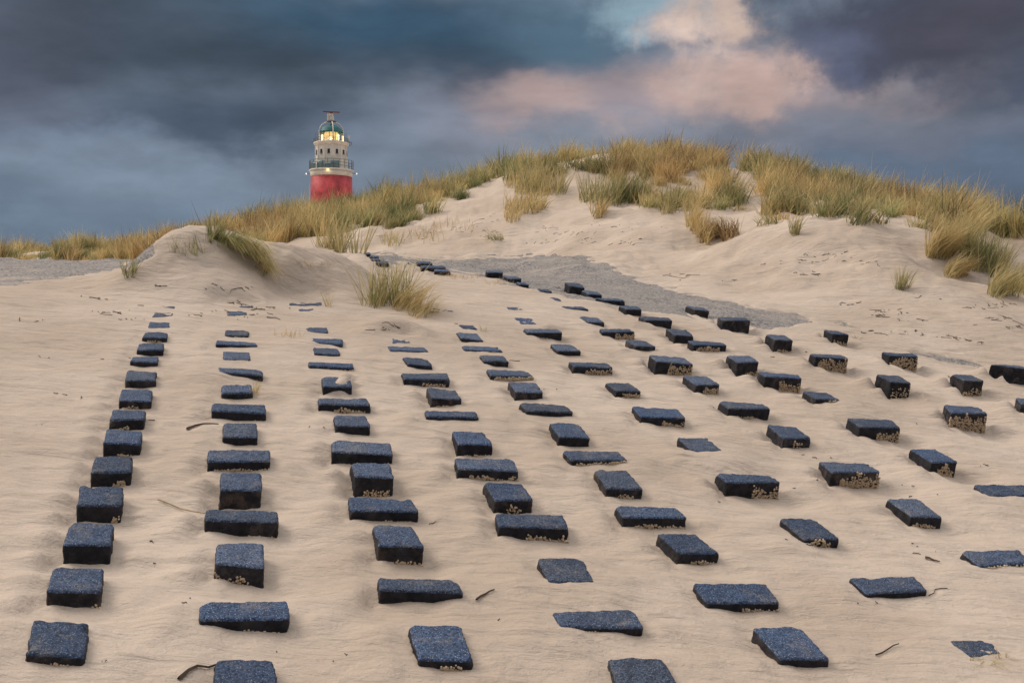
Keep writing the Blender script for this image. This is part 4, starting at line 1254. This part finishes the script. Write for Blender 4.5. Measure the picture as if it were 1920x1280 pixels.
def boxes(name, lst, mat, parent, smooth=False):
    """lst: (centre xyz local, half sizes, angle about z)"""
    V, Q, off = [], [], 0
    cs = np.array([(-1, -1, -1), (1, -1, -1), (1, 1, -1), (-1, 1, -1), (-1, -1, 1), (1, -1, 1), (1, 1, 1), (-1, 1, 1)], float)
    fs = np.array([(0, 3, 2, 1), (4, 5, 6, 7), (0, 1, 5, 4), (1, 2, 6, 5), (2, 3, 7, 6), (3, 0, 4, 7)])
    for (c_, h_, a) in lst:
        p = cs * h_
        ca, sa = math.cos(a), math.sin(a)
        p = np.c_[p[:, 0] * ca - p[:, 1] * sa, p[:, 0] * sa + p[:, 1] * ca, p[:, 2]] + np.asarray(c_)
        V.append(p); Q.append(fs + off); off += 8
    return mesh_obj(name, np.concatenate(V), np.concatenate(Q), mat, parent, smooth)


lathe('tower', [(R(262), LB), (R(232), zl(1250)), (R(226), zl(1100)), (R(222), zl(893))], M_RED, lh)
band = lathe('white_band', [(R(224), zl(892)), (R(226), zl(860)), (R(231), zl(838))], M_WHITE, lh)
lathe('gallery_deck', [(R(234), zl(836)), (R(240), zl(832)), (R(240), zl(820)), (R(232), zl(817))], M_WHITE, lh)
room = lathe('watch_room', [(R(172), zl(818)), (R(172), zl(560))], M_WHITE, lh, 12, False, a0=math.radians(15))
lathe('cornice', [(R(174), zl(558)), (R(186), zl(540)), (R(192), zl(535)), (R(192), zl(524)), (R(186), zl(522))], M_WHITE, lh)
# pilaster lines and string courses on the watch room
lst = []
for k in range(12):
    a = math.radians(15 + 30 * k)
    lst.append(((R(172) * math.cos(a), R(172) * math.sin(a), (zl(690) - LB)), (R(5), R(5), (zl(562) - zl(816)) / 2), a))
boxes('pilaster_trim', lst, M_WHITE, lh)
for k in range(12):
    a = math.radians(-90 + 30 * k)
    ra = R(172) * math.cos(math.radians(15))
    wn = boxes('window', [((ra * math.cos(a), ra * math.sin(a), zl(630) - LB), (R(4), R(12), R(21)), a)], M_DARK, lh)
    boxes('sill', [(((ra + .05) * math.cos(a), (ra + .05) * math.sin(a), zl(655) - LB), (R(7), R(16), R(3)), a)], M_GREY, wn)
boxes('door', [((R(168) * math.cos(math.radians(-178)), R(168) * math.sin(math.radians(-178)), zl(680) - LB), (R(8), R(14), R(60)), math.radians(-178))], M_GREY, lh)


def rail(name, r_, z0, z1, npost, nrail, mat, th):
    lst = []
    for k in range(npost):
        a = 2 * math.pi * k / npost
        lst.append([(r_ * math.cos(a), r_ * math.sin(a), z0 - LB), (r_ * math.cos(a), r_ * math.sin(a), z1 - LB)])
    for k in range(nrail):
        z_ = z0 + (z1 - z0) * (k + 1) / nrail
        lst.append([(r_ * math.cos(2 * math.pi * i / 40), r_ * math.sin(2 * math.pi * i / 40), z_ - LB) for i in range(41)])
    return tubes(name, lst, th, mat, lh)


rail('railing', R(236), zl(820), zl(722), 24, 3, M_GREY, .045)
rail('railing', R(188), zl(524), zl(480), 24, 3, M_GREY, .045)
# glass wind screens along part of the lower gallery
for (a0, a1) in ((-175, -128), (-122, -100), (-82, -60)):
    n = 10
    an = np.radians(np.linspace(a0, a1, n))
    V = np.concatenate([np.c_[R(r_) * np.cos(an), R(r_) * np.sin(an), np.full(n, z_ - LB)] for (r_, z_) in ((228, zl(817)), (228, zl(740)), (226, zl(740)), (226, zl(817)))])
    i = np.arange(n - 1)
    Q = np.concatenate([np.c_[k * n + i, k * n + i + 1, ((k + 1) % 4) * n + i + 1, ((k + 1) % 4) * n + i] for k in range(4)])
    mesh_obj('wind_screen', V, Q, M_SCREEN, lh)
boxes('equipment_box', [((R(55), R(-195), zl(795) - LB), (R(28), R(18), R(24)), 0), ((R(-90), R(-190), zl(800) - LB), (R(34), R(16), R(20)), .2), ((R(0), R(-200), zl(800) - LB), (R(36), R(14), R(28)), 0)], M_SCREEN, lh)
lathe('lantern_base', [(R(128), zl(523)), (R(128), zl(508)), (R(122), zl(505))], M_WHITE, lh)
lathe('lens', [(R(70), zl(504)), (R(84), zl(480)), (R(84), zl(430)), (R(70), zl(410))], M_LENS, lh)
lathe('lamp', [(R(8), zl(500)), (R(26), zl(490)), (R(26), zl(476)), (R(8), zl(466))], M_BULB, lh, 16, center=(0, -R(74)))
for (dx_, dy_) in ((-92, -46), (84, -52), (118, 30)):
    lathe('lamp', [(R(6), zl(505)), (R(11), zl(495)), (R(11), zl(452)), (R(6), zl(440))], M_BULB, lh, 12, center=(R(dx_), R(dy_)))
lathe('lantern_glass', [(R(120), zl(504)), (R(120), zl(407))], M_GLASS, lh, 24)
tubes('glazing_bars', [[(R(121) * math.cos(a), R(121) * math.sin(a), zl(504) - LB), (R(121) * math.cos(a), R(121) * math.sin(a), zl(406) - LB)] for a in np.arange(12) * math.pi / 6], .05, M_GREY, lh)
dome = [(R(128), zl(407)), (R(128), zl(402))] + [(R(118) * math.cos(a), zl(402) + (zl(325) - zl(402)) * math.sin(a)) for a in np.radians([0, 15, 30, 45, 60, 75, 86])] + [(R(12), zl(322)), (R(10), zl(312))]
lathe('dome', dome, M_TEAL, lh)
for a in np.radians([-165, -72, 15, 105]):
    pts = []
    for s_ in np.linspace(0, 1, 14):
        if s_ < .35:
            r_, z_ = 130, 520 - (520 - 410) * s_ / .35
        else:
            q = (s_ - .35) / .65 * math.pi / 2
            r_, z_ = 22 + 108 * math.cos(q), 410 - 115 * math.sin(q)
        pts.append((R(r_) * math.cos(a), R(r_) * math.sin(a), zl(z_) - LB))
    tubes('arch_leg', [pts], R(7), M_WHITE, lh, 8)
mast = lathe('mast_platform', [(R(20), zl(300)), (R(52), zl(294)), (R(54), zl(286)), (R(20), zl(284))], M_GREY, lh, 16)
mz = lambda z_: z_ - LB
boxes('mast_frame', [((R(dx_), R(dy_), zl(248) - LB), (R(5), R(5), (zl(210) - zl(286)) / 2), 0) for dx_ in (-36, 18) for dy_ in (-26, 26)] + [((R(-9), 0, zl(215) - LB), (R(32), R(30), R(6)), 0), ((R(4), 0, zl(262) - LB), (R(22), R(20), R(24)), 0)], M_WHITE, lh)
boxes('radar_antenna', [((R(0), 0, zl(186) - LB), (R(92), R(10), R(5)), .3), ((R(0), 0, zl(200) - LB), (R(14), R(12), R(9)), 0)], M_RUST, lh)
tubes('antenna', [[(R(192), 0, zl(510) - LB), (R(192), 0, zl(440) - LB)]], R(5), M_WHITE, lh)
tubes('antenna', [[(R(190), R(-30), zl(520) - LB), (R(222), R(-30), zl(520) - LB)], [(R(205), R(-30), zl(560) - LB), (R(205), R(-30), zl(505) - LB)], [(R(222), R(-30), zl(550) - LB), (R(222), R(-30), zl(515) - LB)]], R(3), M_GREY, lh)
tubes('antenna', [[(R(-185), R(-20), zl(515) - LB), (R(-225), R(-20), zl(515) - LB)]], R(3), M_GREY, lh)
for dx_ in (-160, 150, -135, 170):
    tubes('antenna', [[(R(dx_), R(-60), zl(522) - LB), (R(dx_), R(-60), zl(420) - LB)]], R(2), M_GREY, lh)
for sgn in (-1, 1):
    arm = tubes('lamp_arm', [[(sgn * R(228), 0, zl(848) - LB), (sgn * R(272), 0, zl(852) - LB)]], R(4), M_GREY, lh)
    v = lathe('lamp', [(R(3), zl(862)), (R(7), zl(857)), (R(7), zl(851)), (R(3), zl(846))], mat_emit('white signal lamp', (1.0, .92, .8), 1.0), arm, 10, center=(sgn * R(274), 0))
for k in range(2):
    pass
boxes('band_lamp', [((0, R(-235), zl(850) - LB), (R(3), R(3), R(3)), 0)], M_BULB, lh)
gl = bpy.data.lights.new('gallery_lamp', 'POINT'); gl.energy = 10; gl.color = (1, .7, .3); gl.shadow_soft_size = .1
go = bpy.data.objects.new('gallery_lamp', gl); go.location = (0, R(-246), zl(846) - LB); go.parent = lh; COL.objects.link(go)
print('blocks', len(BLK), 'ground', NX, NY)
